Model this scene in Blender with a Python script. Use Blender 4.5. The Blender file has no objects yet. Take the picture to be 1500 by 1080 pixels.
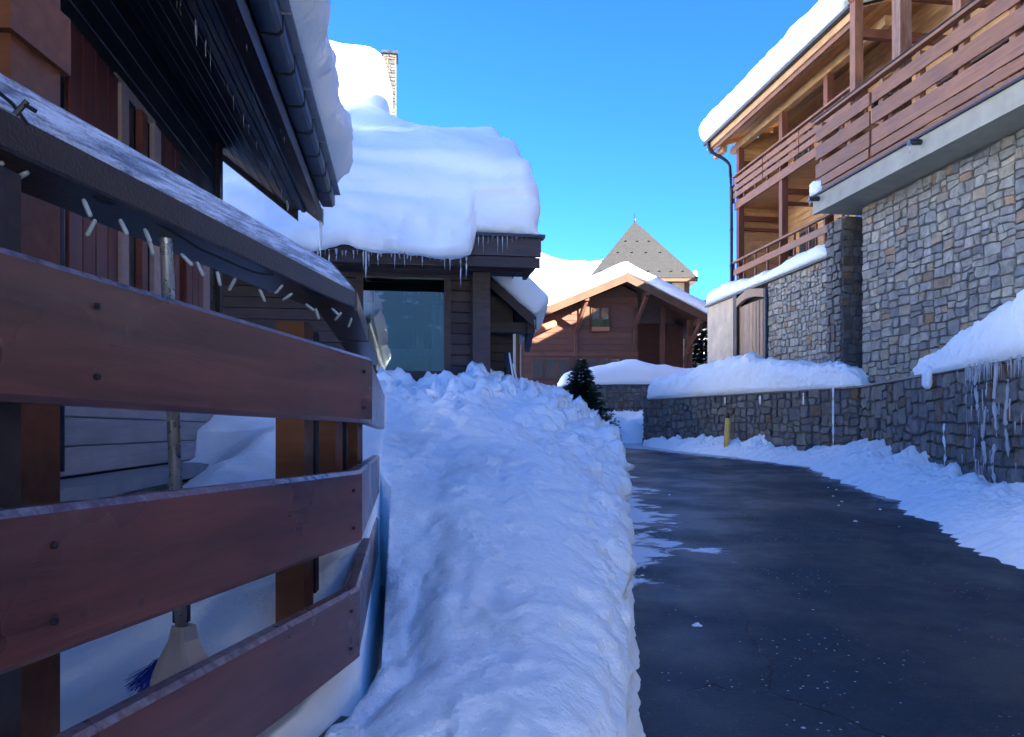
import bpy, bmesh, math, random
import numpy as np
from mathutils import Vector, Matrix, noise as mn
random.seed(7)
R = math.radians
scene = bpy.context.scene
COL = scene.collection
# ------------------------------------------------------------------ camera, sky, sun, exposure
EYE, FPX, HZ = 1.6, 1100.0, 630.0           # eye height, focal length and horizon row in photo pixels
cam = bpy.data.cameras.new('camera'); camo = bpy.data.objects.new('camera', cam); COL.objects.link(camo)
camo.location = (0, 0, EYE); camo.rotation_euler = (R(90), 0, 0)
cam.sensor_width = 36; cam.lens = 36 * FPX / 1500; cam.shift_y = (HZ - 540) / 1500
cam.clip_start = .05; cam.clip_end = 9000
scene.camera = camo
SUN_AZ, SUN_EL = R(130), R(22)              # azimuth clockwise from +Y
w = bpy.data.worlds.new('World'); scene.world = w; w.use_nodes = True
nt = w.node_tree; bg = nt.nodes['Background']
sky = nt.nodes.new('ShaderNodeTexSky'); sky.sky_type = 'NISHITA'; sky.sun_disc = False
sky.sun_elevation = SUN_EL; sky.sun_rotation = SUN_AZ; sky.altitude = 2500; sky.air_density = .29; sky.dust_density = 0; sky.ozone_density = 2.0
hs = nt.nodes.new('ShaderNodeHueSaturation'); hs.inputs['Saturation'].default_value = 1.24; hs.inputs['Hue'].default_value = .508
nt.links.new(sky.outputs[0], hs.inputs['Color']); nt.links.new(hs.outputs[0], bg.inputs['Color'])
bg.inputs['Strength'].default_value = .15
sl = bpy.data.lights.new('sun', 'SUN'); sl.energy = 5.0; sl.angle = R(.5); sl.color = (1, .93, .8)
so = bpy.data.objects.new('sun', sl); COL.objects.link(so)
SD = Vector((math.sin(SUN_AZ) * math.cos(SUN_EL), math.cos(SUN_AZ) * math.cos(SUN_EL), math.sin(SUN_EL)))
so.rotation_euler = SD.to_track_quat('Z', 'Y').to_euler(); so.location = SD * 60
scene.view_settings.view_transform = 'Standard'; scene.view_settings.look = 'None'
scene.view_settings.exposure = 3.4; scene.view_settings.gamma = 1
scene.render.engine = 'CYCLES'
scene.cycles.max_bounces = 7; scene.cycles.diffuse_bounces = 5; scene.cycles.glossy_bounces = 3; scene.cycles.transmission_bounces = 4; scene.cycles.transparent_max_bounces = 6

# ------------------------------------------------------------------ helpers
def W(px, py, Y):                            # photo pixel at depth Y
    return Vector(((px - 750) / FPX * Y, Y, EYE + (HZ - py) / FPX * Y))
class Frame:
    def __init__(s, O, ang):
        s.O = Vector(O); s.d = Vector((-math.sin(ang), math.cos(ang), 0)); s.r = Vector((math.cos(ang), math.sin(ang), 0))
    def p(s, a, c, z): return s.O + s.d * a + s.r * c + Vector((0, 0, z))
TH = math.atan(.145)
FR = Frame((11.04, 0, 0), TH); FL = Frame((-1.76, 0, 0), TH); FC = Frame((-.655, 12, 0), TH)
def RB(a, b, z): return FR.p(a, -b, z)       # right chalet: a along facade, b out towards the road

def tag(o, label=None, cat=None, group=None, kind=None):
    if label: o['label'] = label
    if cat: o['category'] = cat
    if group: o['group'] = group
    if kind: o['kind'] = kind
    return o
def thing(name, loc, label, cat, group=None):
    o = bpy.data.objects.new(name, None); COL.objects.link(o); o.location = loc; o.empty_display_size = .2
    return tag(o, label, cat, group)
def wloc(o):
    v = Vector(o.location)
    while o.parent: o = o.parent; v += Vector(o.location)
    return v
def link(name, me, mat, parent=None, loc=None, rot=None, mx=None):
    o = bpy.data.objects.new(name, me); COL.objects.link(o)
    if me.materials: pass
    elif mat: me.materials.append(mat)
    base = Vector((0, 0, 0))
    if parent: o.parent = parent; base = WL[parent.name] if parent.name in WL else wloc(parent)
    L = Vector(loc) if loc is not None else Vector((0, 0, 0))
    o.location = L - base
    if rot is not None: o.rotation_euler = rot
    WL[o.name] = L
    return o
WL = {}
class MB:
    def __init__(s): s.v = []; s.f = []; s.sm = False
    def add(s, vs, fs):
        n = len(s.v); s.v += [tuple(v) for v in vs]; s.f += [tuple(i + n for i in f) for f in fs]
    def hexa(s, p):                          # 8 points: bottom 0-3, top 4-7
        s.add(p, [(0, 3, 2, 1), (4, 5, 6, 7), (0, 1, 5, 4), (1, 2, 6, 5), (2, 3, 7, 6), (3, 0, 4, 7)])
    def fbox(s, fr, a0, a1, c0, c1, z0, z1):
        s.hexa([fr.p(a0, c0, z0), fr.p(a0, c1, z0), fr.p(a1, c1, z0), fr.p(a1, c0, z0), fr.p(a0, c0, z1), fr.p(a0, c1, z1), fr.p(a1, c1, z1), fr.p(a1, c0, z1)])
    def tube(s, pts, rad, n=8, cap=True):
        pts = [Vector(p) for p in pts]; m = len(pts)
        rs = rad if isinstance(rad, (list, tuple)) else [rad] * m
        rings = []
        for i, p in enumerate(pts):
            t = (pts[min(i + 1, m - 1)] - pts[max(i - 1, 0)]).normalized()
            u = t.cross(Vector((0, 0, 1)))
            if u.length < .05: u = t.cross(Vector((0, 1, 0)))
            u.normalize(); v = t.cross(u)
            rings.append([p + (u * math.cos(2 * math.pi * k / n) + v * math.sin(2 * math.pi * k / n)) * rs[i] for k in range(n)])
        vs = [q for r in rings for q in r]; fs = []
        for i in range(m - 1):
            for k in range(n): fs.append((i * n + k, i * n + (k + 1) % n, (i + 1) * n + (k + 1) % n, (i + 1) * n + k))
        if cap: fs.append(tuple(range(n))[::-1]); fs.append(tuple((m - 1) * n + k for k in range(n)))
        s.add(vs, fs)
    def grid(s, P, flip=False, close=False):  # P[i][j]
        n = len(P[0]); vs = [q for r in P for q in r]; fs = []
        for i in range(len(P) - 1):
            for j in range(n - (0 if close else 1)):
                k = (j + 1) % n
                f = (i * n + j, i * n + k, (i + 1) * n + k, (i + 1) * n + j)
                fs.append(f[::-1] if flip else f)
        s.add(vs, fs)
    def build(s, name, mat, parent=None, loc=None, smooth=False, recalc=True, weld=False):
        me = bpy.data.meshes.new(name)
        if loc is None: loc = (WL[parent.name] if parent.name in WL else wloc(parent)) if parent else Vector((0, 0, 0))
        loc = Vector(loc)
        me.from_pydata([tuple(Vector(v) - loc) for v in s.v], [], s.f)
        if recalc or weld:
            b = bmesh.new(); b.from_mesh(me)
            if weld: bmesh.ops.remove_doubles(b, verts=b.verts, dist=.0005)
            if recalc: bmesh.ops.recalc_face_normals(b, faces=b.faces)
            b.to_mesh(me); b.free()
        if smooth: me.polygons.foreach_set('use_smooth', [True] * len(me.polygons))
        me.update()
        return link(name, me, mat, parent, loc)
_pc = {}
def plank(parent, name, mat, P0, P1, w_, h_, bev=.006, up=None, roll=0):
    """a board from P0 to P1 (centre line), w_ wide sideways, h_ high; alike boards share mesh data"""
    P0 = Vector(P0); P1 = Vector(P1); L = (P1 - P0).length
    key = (round(L, 3), round(w_, 3), round(h_, 3), round(bev, 4), mat.name)
    me = _pc.get(key)
    if me is None:
        me = bpy.data.meshes.new(name); b = bmesh.new(); bmesh.ops.create_cube(b, size=1)
        for v in b.verts: v.co = Vector((v.co.x * L, v.co.y * w_, v.co.z * h_))
        if bev: bmesh.ops.bevel(b, geom=list(b.edges), offset=min(bev, w_ * .3, h_ * .3), segments=1, affect='EDGES')
        b.to_mesh(me); b.free(); me.materials.append(mat); _pc[key] = me
    x = (P1 - P0).normalized(); u = Vector(up) if up else Vector((0, 0, 1))
    if abs(x.dot(u)) > .98: u = FR.d if not up else Vector((0, 1, 0))
    y = u.cross(x).normalized(); z = x.cross(y)
    m = Matrix((x, y, z)).transposed().to_euler()
    return link(name, me, mat, parent, (P0 + P1) / 2, m)
def fbm(p, sc, octv=4): return mn.fractal(Vector(p) * sc, 1.0, 2.0, octv)
def smooth01(x): x = max(0, min(1, x)); return x * x * (3 - 2 * x)
def lerp_tab(tab, x):
    if x <= tab[0][0]: return tab[0][1]
    for (x0, y0), (x1, y1) in zip(tab, tab[1:]):
        if x <= x1: return y0 + (y1 - y0) * (x - x0) / (x1 - x0)
    return tab[-1][1]
def grid_normals(P):
    A = np.array([[tuple(q) for q in r] for r in P]); du = np.gradient(A, axis=0); dv = np.gradient(A, axis=1)
    n = np.cross(du, dv); n /= np.maximum(np.linalg.norm(n, axis=2, keepdims=True), 1e-9); return A, n
def displace(P, fn, sign=1):
    A, n = grid_normals(P)
    for i in range(A.shape[0]):
        for j in range(A.shape[1]):
            h = fn(A[i, j], i, j)
            if h: A[i, j] += sign * n[i, j] * h
    return [[Vector(q) for q in r] for r in A]
def lump(p, big=.05, fine=.02, s1=1.6, s2=7):
    q = Vector(p)
    return big * fbm(q, s1, 3) + fine * (1 - 2 * abs(mn.noise(q * s2))) + fine * .5 * mn.noise(q * s2 * 2.7)
def resample(pts, n):
    pts = [Vector(p) for p in pts]; d = [0]
    for a, b in zip(pts, pts[1:]): d.append(d[-1] + (b - a).length)
    out = []
    for k in range(n):
        t = d[-1] * k / (n - 1); i = 0
        while i < len(d) - 2 and d[i + 1] < t: i += 1
        f = (t - d[i]) / max(1e-9, d[i + 1] - d[i]); out.append(pts[i].lerp(pts[i + 1], f))
    return out
def chaikin(pts, it=2):
    pts = [Vector(p) for p in pts]
    for _ in range(it):
        q = [pts[0]]
        for a, b in zip(pts, pts[1:]): q += [a.lerp(b, .25), a.lerp(b, .75)]
        pts = q + [pts[-1]]
    return pts
def rounded(O, ex, ey, ez, h, r, step, fn=None):
    """rounded box as MB: half sizes h along ex,ey,ez about O, radii r (3); fn(p) displaces outwards"""
    mb = MB(); n = [max(2, int(2 * h[k] / step)) for k in range(3)]
    inner = [max(0, h[k] - r[k]) for k in range(3)]
    def mp(q):
        c = [max(-inner[k], min(inner[k], q[k])) for k in range(3)]
        d = Vector([(q[k] - c[k]) / r[k] for k in range(3)])
        if d.length > 0: d.normalize()
        loc = [c[k] + d[k] * r[k] for k in range(3)]
        nrm = (ex * (d[0] / r[0]) + ey * (d[1] / r[1]) + ez * (d[2] / r[2]))
        if nrm.length > 0: nrm.normalize()
        P = O + ex * loc[0] + ey * loc[1] + ez * loc[2]
        if fn: P = P + nrm * fn(P)
        return P
    for ax in range(3):
        i, j = (ax + 1) % 3, (ax + 2) % 3
        for sg in (-1, 1):
            G = []
            for u in range(n[i] + 1):
                row = []
                for v in range(n[j] + 1):
                    q = [0, 0, 0]; q[ax] = sg * h[ax]; q[i] = -h[i] + 2 * h[i] * u / n[i]; q[j] = -h[j] + 2 * h[j] * v / n[j]
                    row.append(mp(q))
                G.append(row)
            mb.grid(G, flip=sg < 0)
    return mb

# ------------------------------------------------------------------ materials
def newmat(name):
    m = bpy.data.materials.new(name); m.use_nodes = True
    return m, m.node_tree, m.node_tree.nodes['Principled BSDF']
def N(t, typ, **k):
    n = t.nodes.new(typ)
    for a, b in k.items():
        if a in n.inputs.keys(): n.inputs[a].default_value = b
        else: setattr(n, a, b)
    return n
def ramp(t, stops, fac=None, interp='LINEAR'):
    r = t.nodes.new('ShaderNodeValToRGB'); cr = r.color_ramp; cr.interpolation = interp
    while len(cr.elements) < len(stops): cr.elements.new(.5)
    for e, (p, c) in zip(cr.elements, stops): e.position = p; e.color = (*c, 1) if len(c) == 3 else c
    if fac is not None: t.links.new(fac, r.inputs[0])
    return r
def bump(t, bs, h, strength, dist):
    b = N(t, 'ShaderNodeBump', Strength=strength, Distance=dist); t.links.new(h, b.inputs['Height']); t.links.new(b.outputs[0], bs.inputs['Normal']); return b
def mixc(t, a, b, fac, mode='MIX'):
    m = t.nodes.new('ShaderNodeMix'); m.data_type = 'RGBA'; m.blend_type = mode
    for s, x in ((6, a), (7, b), (0, fac)):
        if isinstance(x, (int, float)): m.inputs[s].default_value = x
        elif isinstance(x, tuple): m.inputs[s].default_value = (*x, 1)
        else: t.links.new(x, m.inputs[s])
    return m.outputs[2]
def math_(t, op, a, b=None):
    m = t.nodes.new('ShaderNodeMath'); m.operation = op
    for s, x in ((0, a), (1, b)):
        if x is None: continue
        if isinstance(x, (int, float)): m.inputs[s].default_value = x
        else: t.links.new(x, m.inputs[s])
    return m.outputs[0]
def maprange(t, x, a, b, c=0, d=1):
    m = t.nodes.new('ShaderNodeMapRange'); t.links.new(x, m.inputs[0])
    for k, v in zip((1, 2, 3, 4), (a, b, c, d)): m.inputs[k].default_value = v
    return m.outputs[0]

def snow_mat(name, col=(.87, .935, .95), grain=1.0, dirt=0.0):
    m, t, b = newmat(name)
    tc = N(t, 'ShaderNodeTexCoord'); geo = N(t, 'ShaderNodeNewGeometry')
    n1 = N(t, 'ShaderNodeTexNoise', Scale=9.0, Detail=8.0, Roughness=.6); n2 = N(t, 'ShaderNodeTexNoise', Scale=70.0, Detail=4.0, Roughness=.65)
    n3 = N(t, 'ShaderNodeTexNoise', Scale=1.3, Detail=5.0)
    for n in (n1, n2, n3): t.links.new(geo.outputs['Position'], n.inputs['Vector'])
    h = math_(t, 'ADD', math_(t, 'MULTIPLY', n1.outputs[0], 2.2), math_(t, 'MULTIPLY', n2.outputs[0], .35))
    bump(t, b, h, .55 * grain, .035)
    d = maprange(t, n3.outputs[0], .55, .8, 0, dirt)
    c = mixc(t, col, (.42, .36, .28), d)
    t.links.new(c, b.inputs['Base Color']); b.inputs['Roughness'].default_value = .55
    b.inputs['Subsurface Weight'].default_value = 0.0; b.inputs['Specular IOR Level'].default_value = .3
    return m
M = {}
M['snow'] = snow_mat('snow', dirt=.10); M['snow_soft'] = snow_mat('snow_soft', grain=.35); M['snow_bank'] = snow_mat('snow_bank', dirt=.30, grain=1.15)

def wood_mat(name, c1, c2, rough=.55, grain=.5, spread=.25, spec=.4, streak=14, weather=None):
    m, t, b = newmat(name)
    tc = N(t, 'ShaderNodeTexCoord'); oi = N(t, 'ShaderNodeObjectInfo')
    mp = N(t, 'ShaderNodeMapping'); mp.inputs['Scale'].default_value = (1.1, streak, streak)
    cx = N(t, 'ShaderNodeCombineXYZ')
    for k in range(3): t.links.new(math_(t, 'MULTIPLY', oi.outputs['Random'], 37.0 + 11 * k), cx.inputs[k])
    ad = N(t, 'ShaderNodeVectorMath', operation='ADD'); t.links.new(tc.outputs['Object'], ad.inputs[0]); t.links.new(cx.outputs[0], ad.inputs[1])
    t.links.new(ad.outputs[0], mp.inputs[0])
    n = N(t, 'ShaderNodeTexNoise', Scale=1.6, Detail=8.0, Roughness=.62, Distortion=.5); t.links.new(mp.outputs[0], n.inputs['Vector'])
    n2 = N(t, 'ShaderNodeTexNoise', Scale=2.2, Detail=4.0); t.links.new(ad.outputs[0], n2.inputs['Vector'])
    r = ramp(t, [(.3, c1), (.7, c2)], n.outputs[0])
    var = maprange(t, oi.outputs['Random'], 0, 1, 1 - spread, 1 + spread)
    hv = N(t, 'ShaderNodeHueSaturation'); t.links.new(r.outputs[0], hv.inputs['Color']); t.links.new(math_(t, 'MULTIPLY', var, maprange(t, n2.outputs[0], .3, .7, .8, 1.2)), hv.inputs['Value'])
    col = hv.outputs[0]
    if weather:
        n3 = N(t, 'ShaderNodeTexNoise', Scale=1.3, Detail=6.0, Roughness=.7); t.links.new(mp.outputs[0], n3.inputs['Vector'])
        col = mixc(t, col, weather, maprange(t, n3.outputs[0], .5, .7, 0, .75))
    t.links.new(col, b.inputs['Base Color'])
    t.links.new(maprange(t, n2.outputs[0], .3, .7, rough - .1, rough + .12), b.inputs['Roughness'])
    b.inputs['Specular IOR Level'].default_value = spec
    bump(t, b, n.outputs[0], grain, .004)
    return m
M['fence'] = wood_mat('fence_paint', (.075, .028, .026), (.115, .045, .040), .36, .16, .12, .5, 9)
def top_highlight_wear(m):  # whitens upward faces to paint the top-edge highlight; adds wear and knots
    t = m.node_tree; b = t.nodes['Principled BSDF']; old = b.inputs['Base Color'].links[0].from_socket
    ge = N(t, 'ShaderNodeNewGeometry'); sx = N(t, 'ShaderNodeSeparateXYZ'); t.links.new(ge.outputs['True Normal'], sx.inputs[0])
    n = N(t, 'ShaderNodeTexNoise', Scale=30.0, Detail=6.0, Roughness=.7); t.links.new(ge.outputs['Position'], n.inputs['Vector'])
    f = math_(t, 'MULTIPLY', maprange(t, sx.outputs[2], .3, .6), maprange(t, n.outputs[0], .42, .66, .03, .26))
    n2 = N(t, 'ShaderNodeTexNoise', Scale=2.4, Detail=9.0, Roughness=.75); t.links.new(ge.outputs['Position'], n2.inputs['Vector'])
    worn = mixc(t, old, (.16, .10, .09), maprange(t, n2.outputs[0], .55, .72, 0, .35))
    kn = N(t, 'ShaderNodeTexVoronoi', Scale=5.0); t.links.new(ge.outputs['Position'], kn.inputs['Vector'])
    worn = mixc(t, worn, (.02, .009, .008), maprange(t, kn.outputs['Distance'], .035, .075, .8, 0))
    t.links.new(mixc(t, worn, (.55, .60, .68), f), b.inputs['Base Color'])
M['fence'] = wood_mat('fence_paint', (.048, .015, .013), (.135, .042, .033), .30, .5, .12, .55, 11); top_highlight_wear(M['fence'])
M['orange'] = wood_mat('orange_wood', (.11, .036, .014), (.17, .062, .026), .5, .3)
M['dark'] = wood_mat('dark_wood', (.016, .011, .011), (.034, .023, .022), .55, .4)
M['soffit'] = wood_mat('soffit_wood', (.014, .010, .011), (.03, .02, .021), .5, .4)
M['grey'] = wood_mat('grey_board', (.22, .22, .24), (.30, .30, .33), .6, .3, .1)
M['red'] = wood_mat('red_shutter', (.09, .022, .018), (.14, .036, .028), .5, .3)
M['pink'] = wood_mat('pale_frame', (.26, .19, .19), (.34, .26, .26), .6, .3, .1)
M['cdark'] = wood_mat('centre_wood', (.03, .022, .024), (.058, .042, .044), .6, .4)
M['honey'] = wood_mat('honey_wood', (.46, .24, .09), (.66, .40, .19), .55, .3, .16)
M['brown'] = wood_mat('balcony_wood', (.20, .085, .045), (.31, .15, .088), .6, .35, .15)
M['brownw'] = wood_mat('weathered_post', (.17, .08, .05), (.26, .13, .085), .65, .5, .1, .3, 14, (.34, .30, .27))
M['redw'] = wood_mat('russet_wood', (.15, .052, .03), (.22, .085, .05), .6, .3, .12)
M['hut'] = wood_mat('hut_wood', (.085, .034, .022), (.125, .054, .034), .6, .3, .14)
M['hutf'] = wood_mat('hut_fascia', (.065, .032, .016), (.095, .048, .024), .6, .3, .1)
M['gate'] = wood_mat('gate_wood', (.27, .17, .10), (.40, .27, .17), .6, .35, .2)
M['pale'] = wood_mat('pale_board', (.56, .45, .31), (.66, .54, .39), .7, .15, .05)

def plain(name, col, rough=.5, metal=0.0, nz=.15, sc=8.0, bmp=.1, spec=.5):
    m, t, b = newmat(name); geo = N(t, 'ShaderNodeNewGeometry')
    n = N(t, 'ShaderNodeTexNoise', Scale=sc, Detail=7.0, Roughness=.6); t.links.new(geo.outputs['Position'], n.inputs['Vector'])
    c = mixc(t, tuple(x * (1 - nz) for x in col), tuple(min(1, x * (1 + nz)) for x in col), maprange(t, n.outputs[0], .3, .7))
    t.links.new(c, b.inputs['Base Color']); b.inputs['Roughness'].default_value = rough; b.inputs['Metallic'].default_value = metal; b.inputs['Specular IOR Level'].default_value = spec
    t.links.new(maprange(t, n.outputs[0], .3, .7, max(.02, rough - .08), rough + .08), b.inputs['Roughness'])
    if bmp: bump(t, b, n.outputs[0], bmp, .01)
    return m
M['slab'] = plain('slab_concrete', (.35, .335, .26), .7, 0, .18, 2.2, .2)
M['metal'] = plain('dark_metal', (.035, .04, .05), .4, .6, .2, 20)
M['zinc'] = plain('gutter_zinc', (.05, .06, .085), .38, .7, .3, 9)
M['steel'] = plain('broom_steel', (.55, .54, .52), .28, .8, .08, 30, .05)
M['plastic'] = plain('grey_plastic', (.42, .40, .40), .4, 0, .06, 30, .05)
M['blue'] = plain('blue_bristle', (.012, .04, .42), .5, 0, .3, 60, 0)
M['bulb'] = plain('bulb_plastic', (.30, .34, .34), .35, 0, .1, 40, 0)
M['wire'] = plain('black_wire', (.012, .012, .014), .5, 0, .1, 40, 0)
M['mortar'] = plain('mortar', (.10, .10, .095), .9, 0, .3, 14, .5)
M['stonecap'] = plain('stone_cap', (.22, .22, .21), .8, 0, .25, 9, .4)
M['ledge'] = plain('ledge_stone', (.20, .215, .24), .55, 0, .25, 5, .25)
M['white'] = plain('white_render', (.72, .70, .64), .85, 0, .06, 6, .2)
M['yellow'] = plain('yellow_paint', (.62, .42, .10), .55, 0, .2, 12, .1)
M['cream'] = plain('cream_render', (.62, .48, .30), .8, 0, .08, 8, .1)
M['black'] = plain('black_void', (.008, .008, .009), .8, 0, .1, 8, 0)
M['clay'] = plain('terracotta_tube', (.52, .15, .07), .55, 0, .12, 9, .1)
M['curtain'] = plain('curtain_cloth', (.40, .46, .48), .8, 0, .1, 30, .1)
M['reed'] = plain('dry_reed', (.50, .36, .14), .7, 0, .25, 40, 0)
M['pot'] = plain('flower_box', (.32, .12, .06), .7, 0, .2, 20, .1)
M['leaf'] = plain('box_leaf', (.05, .10, .035), .6, 0, .4, 30, 0)
M['needle'] = plain('spruce_needles', (.032, .060, .036), .6, 0, .5, 12, 0)
M['bark'] = plain('bark', (.07, .045, .03), .9, 0, .4, 20, .5)

def glass_mat(name, col=(.015, .05, .06), rough=.03):
    m, t, b = newmat(name); b.inputs['Base Color'].default_value = (*col, 1); b.inputs['Roughness'].default_value = rough
    b.inputs['IOR'].default_value = 1.9; b.inputs['Specular IOR Level'].default_value = .8; return m
M['glass'] = glass_mat('window_glass')
def clear_mat():
    m, t, b = newmat('window_pane'); b.inputs['Base Color'].default_value = (.03, .13, .15, 1); b.inputs['Roughness'].default_value = .02
    tr = N(t, 'ShaderNodeBsdfTransparent'); tr.inputs[0].default_value = (.45, .72, .74, 1)
    gl = N(t, 'ShaderNodeBsdfGlossy', Roughness=.02); mx = N(t, 'ShaderNodeMixShader'); mx.inputs[0].default_value = .4
    t.links.new(tr.outputs[0], mx.inputs[1]); t.links.new(gl.outputs[0], mx.inputs[2]); t.links.new(mx.outputs[0], t.nodes['Material Output'].inputs[0]); return m
M['pane'] = clear_mat(); M['glass_warm'] = glass_mat('warm_window_glass', (.055, .026, .014), .08)
def ice_mat():
    m, t, b = newmat('ice'); b.inputs['Base Color'].default_value = (.82, .88, .94, 1); b.inputs['Roughness'].default_value = .12
    b.inputs['Transmission Weight'].default_value = .55; b.inputs['IOR'].default_value = 1.31
    geo = N(t, 'ShaderNodeNewGeometry'); n = N(t, 'ShaderNodeTexNoise', Scale=25.0, Detail=3.0); t.links.new(geo.outputs['Position'], n.inputs['Vector']); bump(t, b, n.outputs[0], .4, .01); return m
M['ice'] = ice_mat()

def stone_mat(name, stops, island=False, val=1.0):
    m, t, b = newmat(name); geo = N(t, 'ShaderNodeNewGeometry'); oi = N(t, 'ShaderNodeObjectInfo')
    rnd = geo.outputs['Random Per Island'] if island else oi.outputs['Random']
    r = ramp(t, [(p, tuple(x * val for x in c)) for p, c in stops], rnd)
    n = N(t, 'ShaderNodeTexNoise', Scale=7.0, Detail=9.0, Roughness=.68); n2 = N(t, 'ShaderNodeTexNoise', Scale=38.0, Detail=5.0, Roughness=.7)
    n4 = N(t, 'ShaderNodeTexNoise', Scale=2.6, Detail=5.0)
    t.links.new(geo.outputs['Position'], n4.inputs['Vector'])
    for k in (n, n2): t.links.new(geo.outputs['Position'], k.inputs['Vector'])
    hv = N(t, 'ShaderNodeHueSaturation'); t.links.new(r.outputs[0], hv.inputs['Color'])
    rr = N(t, 'ShaderNodeTexWhiteNoise', noise_dimensions='1D'); t.links.new(rnd, rr.inputs['W'])
    t.links.new(math_(t, 'MULTIPLY', maprange(t, rr.outputs['Value'], 0, 1, .80, 1.15), maprange(t, n.outputs[0], .3, .7, .55, 1.35)), hv.inputs['Value'])
    c = mixc(t, hv.outputs[0], tuple(x * val for x in (.26, .16, .075)), maprange(t, n4.outputs[0], .58, .75, 0, .45))
    t.links.new(c, b.inputs['Base Color']); b.inputs['Roughness'].default_value = .72; b.inputs['Specular IOR Level'].default_value = .35
    bump(t, b, math_(t, 'ADD', n.outputs[0], math_(t, 'MULTIPLY', n2.outputs[0], .5)), .8, .025); return m
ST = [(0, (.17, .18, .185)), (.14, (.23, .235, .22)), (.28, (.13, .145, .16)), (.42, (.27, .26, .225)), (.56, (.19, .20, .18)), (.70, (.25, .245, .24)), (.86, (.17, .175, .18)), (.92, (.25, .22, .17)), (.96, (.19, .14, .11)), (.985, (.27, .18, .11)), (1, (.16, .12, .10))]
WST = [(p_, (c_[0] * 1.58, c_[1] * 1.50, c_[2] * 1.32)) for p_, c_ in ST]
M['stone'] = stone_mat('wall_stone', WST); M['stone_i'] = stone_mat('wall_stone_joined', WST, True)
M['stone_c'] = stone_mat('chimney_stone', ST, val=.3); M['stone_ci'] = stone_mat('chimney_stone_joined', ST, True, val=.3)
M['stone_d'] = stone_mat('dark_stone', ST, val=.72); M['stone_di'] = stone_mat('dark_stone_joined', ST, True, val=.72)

# ------------------------------------------------------------------ masonry
def stone_mesh(poly, depth, rng):
    n = len(poly); c = sum(poly, Vector((0, 0, 0))) / n
    back = [p.copy() for p in poly]; rim = []; inn = []
    tx, tz = rng.uniform(-.12, .12), rng.uniform(-.12, .12)
    for p in poly:
        q = c + (p - c) * rng.uniform(.93, .99); rim.append(Vector((q.x, -depth * rng.uniform(.5, .75), q.z)))
        q = c + (p - c) * rng.uniform(.80, .93); inn.append(Vector((q.x, -depth - (q.x - c.x) * tx - (q.z - c.z) * tz + rng.uniform(-.006, .006), q.z)))
    for p in back: p.y = .02
    vs = back + rim + inn; fs = []
    for k in range(n):
        l = (k + 1) % n; fs.append((k, l, n + l, n + k)); fs.append((n + k, n + l, 2 * n + l, 2 * n + k))
    fs.append(tuple(2 * n + k for k in range(n)))
    return vs, fs
def stones(parent, O, ud, nd, w_, h_, tw, th, mat, matj, limit=300, seed=1, joint=.012, depth=(.03, .07), zfun=None, name='stone', score=None, back=None):
    """rubble facing on the rectangle O + u*ud + z*up (u<w_, z<h_), proud towards nd"""
    rng = random.Random(seed); leaves = []
    def split(u0, u1, v0, v1):
        a, b = (u1 - u0) / tw, (v1 - v0) / th
        if max(a, b) < rng.uniform(1.05, 1.75): leaves.append((u0, u1, v0, v1)); return
        f = rng.uniform(.36, .64)
        if a > b: m = u0 + (u1 - u0) * f; split(u0, m, v0, v1); split(m, u1, v0, v1)
        else: m = v0 + (v1 - v0) * f; split(u0, u1, v0, m); split(u0, u1, m, v1)
    split(0, w_, 0, h_)
    def wob(u, v):
        k = .17 * min(tw, th)
        q = Vector((u / tw * .9 + seed * 7.3, v / th * .9, 3.1))
        return u + k * mn.noise(q) * 1.6, v + k * mn.noise(q + Vector((31, 17, 5))) * 1.6
    ex = Vector(ud).normalized(); en = Vector(nd).normalized(); O = Vector(O)
    if ex.cross(Vector((0, 0, 1))).dot(en) < 0:      # keep local axes right-handed: x along, -y out
        O = O + ex * w_; ex = -ex
    rotm = Matrix((ex, -en, Vector((0, 0, 1)))).transposed(); rot = rotm.to_euler()
    out = []
    for (u0, u1, v0, v1) in leaves:
        if zfun and not zfun((u0 + u1) / 2, (v0 + v1) / 2): continue
        um, vm = (u0 + u1) / 2, (v0 + v1) / 2
        raw = [(u0, v0), (um, v0), (u1, v0), (u1, vm), (u1, v1), (um, v1), (u0, v1), (u0, vm)]
        pts = [Vector((*wob(*q), 0)) for q in raw]; c = sum(pts, Vector()) / 8
        poly = []
        for k, p in enumerate(pts):
            d = p - c; L = d.length
            ins = joint * (1.5 if k % 2 == 0 else .9) + (rng.uniform(.0, .10) * L if k % 2 == 0 else rng.uniform(-.01, .05) * L)
            q = c + d * max(.3, (L - ins) / L); poly.append(Vector((q.x - c.x, 0, q.y - c.y)))
        out.append((c, poly, (u1 - u0) * (v1 - v0)))
    if score: out.sort(key=lambda s: -score(s[0].x, s[0].y))
    else: out.sort(key=lambda s: -s[2])
    mb = MB()
    for i, (c, poly, ar) in enumerate(out):
        vs, fs = stone_mesh(poly, rng.uniform(*depth), rng)
        P = O + ex * c.x + Vector((0, 0, c.y))
        if i < limit:
            me = bpy.data.meshes.new(name); me.from_pydata(vs, [], fs); link(name, me, mat, parent, P, rot)
        else: mb.add([P + rotm @ v for v in vs], fs)
    if mb.v: tag(mb.build(name + 'work', matj, parent, recalc=False), kind='stuff')
    return len(out)
def icicle(mb, P, L, r, seed=0, n=6):
    P = Vector(P); rng = random.Random(seed); k = 5
    pts = []; rs = []
    for i in range(k + 1):
        f = i / k; pts.append(P + Vector((rng.uniform(-.25, .25) * r, rng.uniform(-.25, .25) * r, -L * f))); rs.append(max(.0008, r * (1 - f) ** .75 * rng.uniform(.75, 1.1)))
    mb.tube(pts, rs, n)

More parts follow.
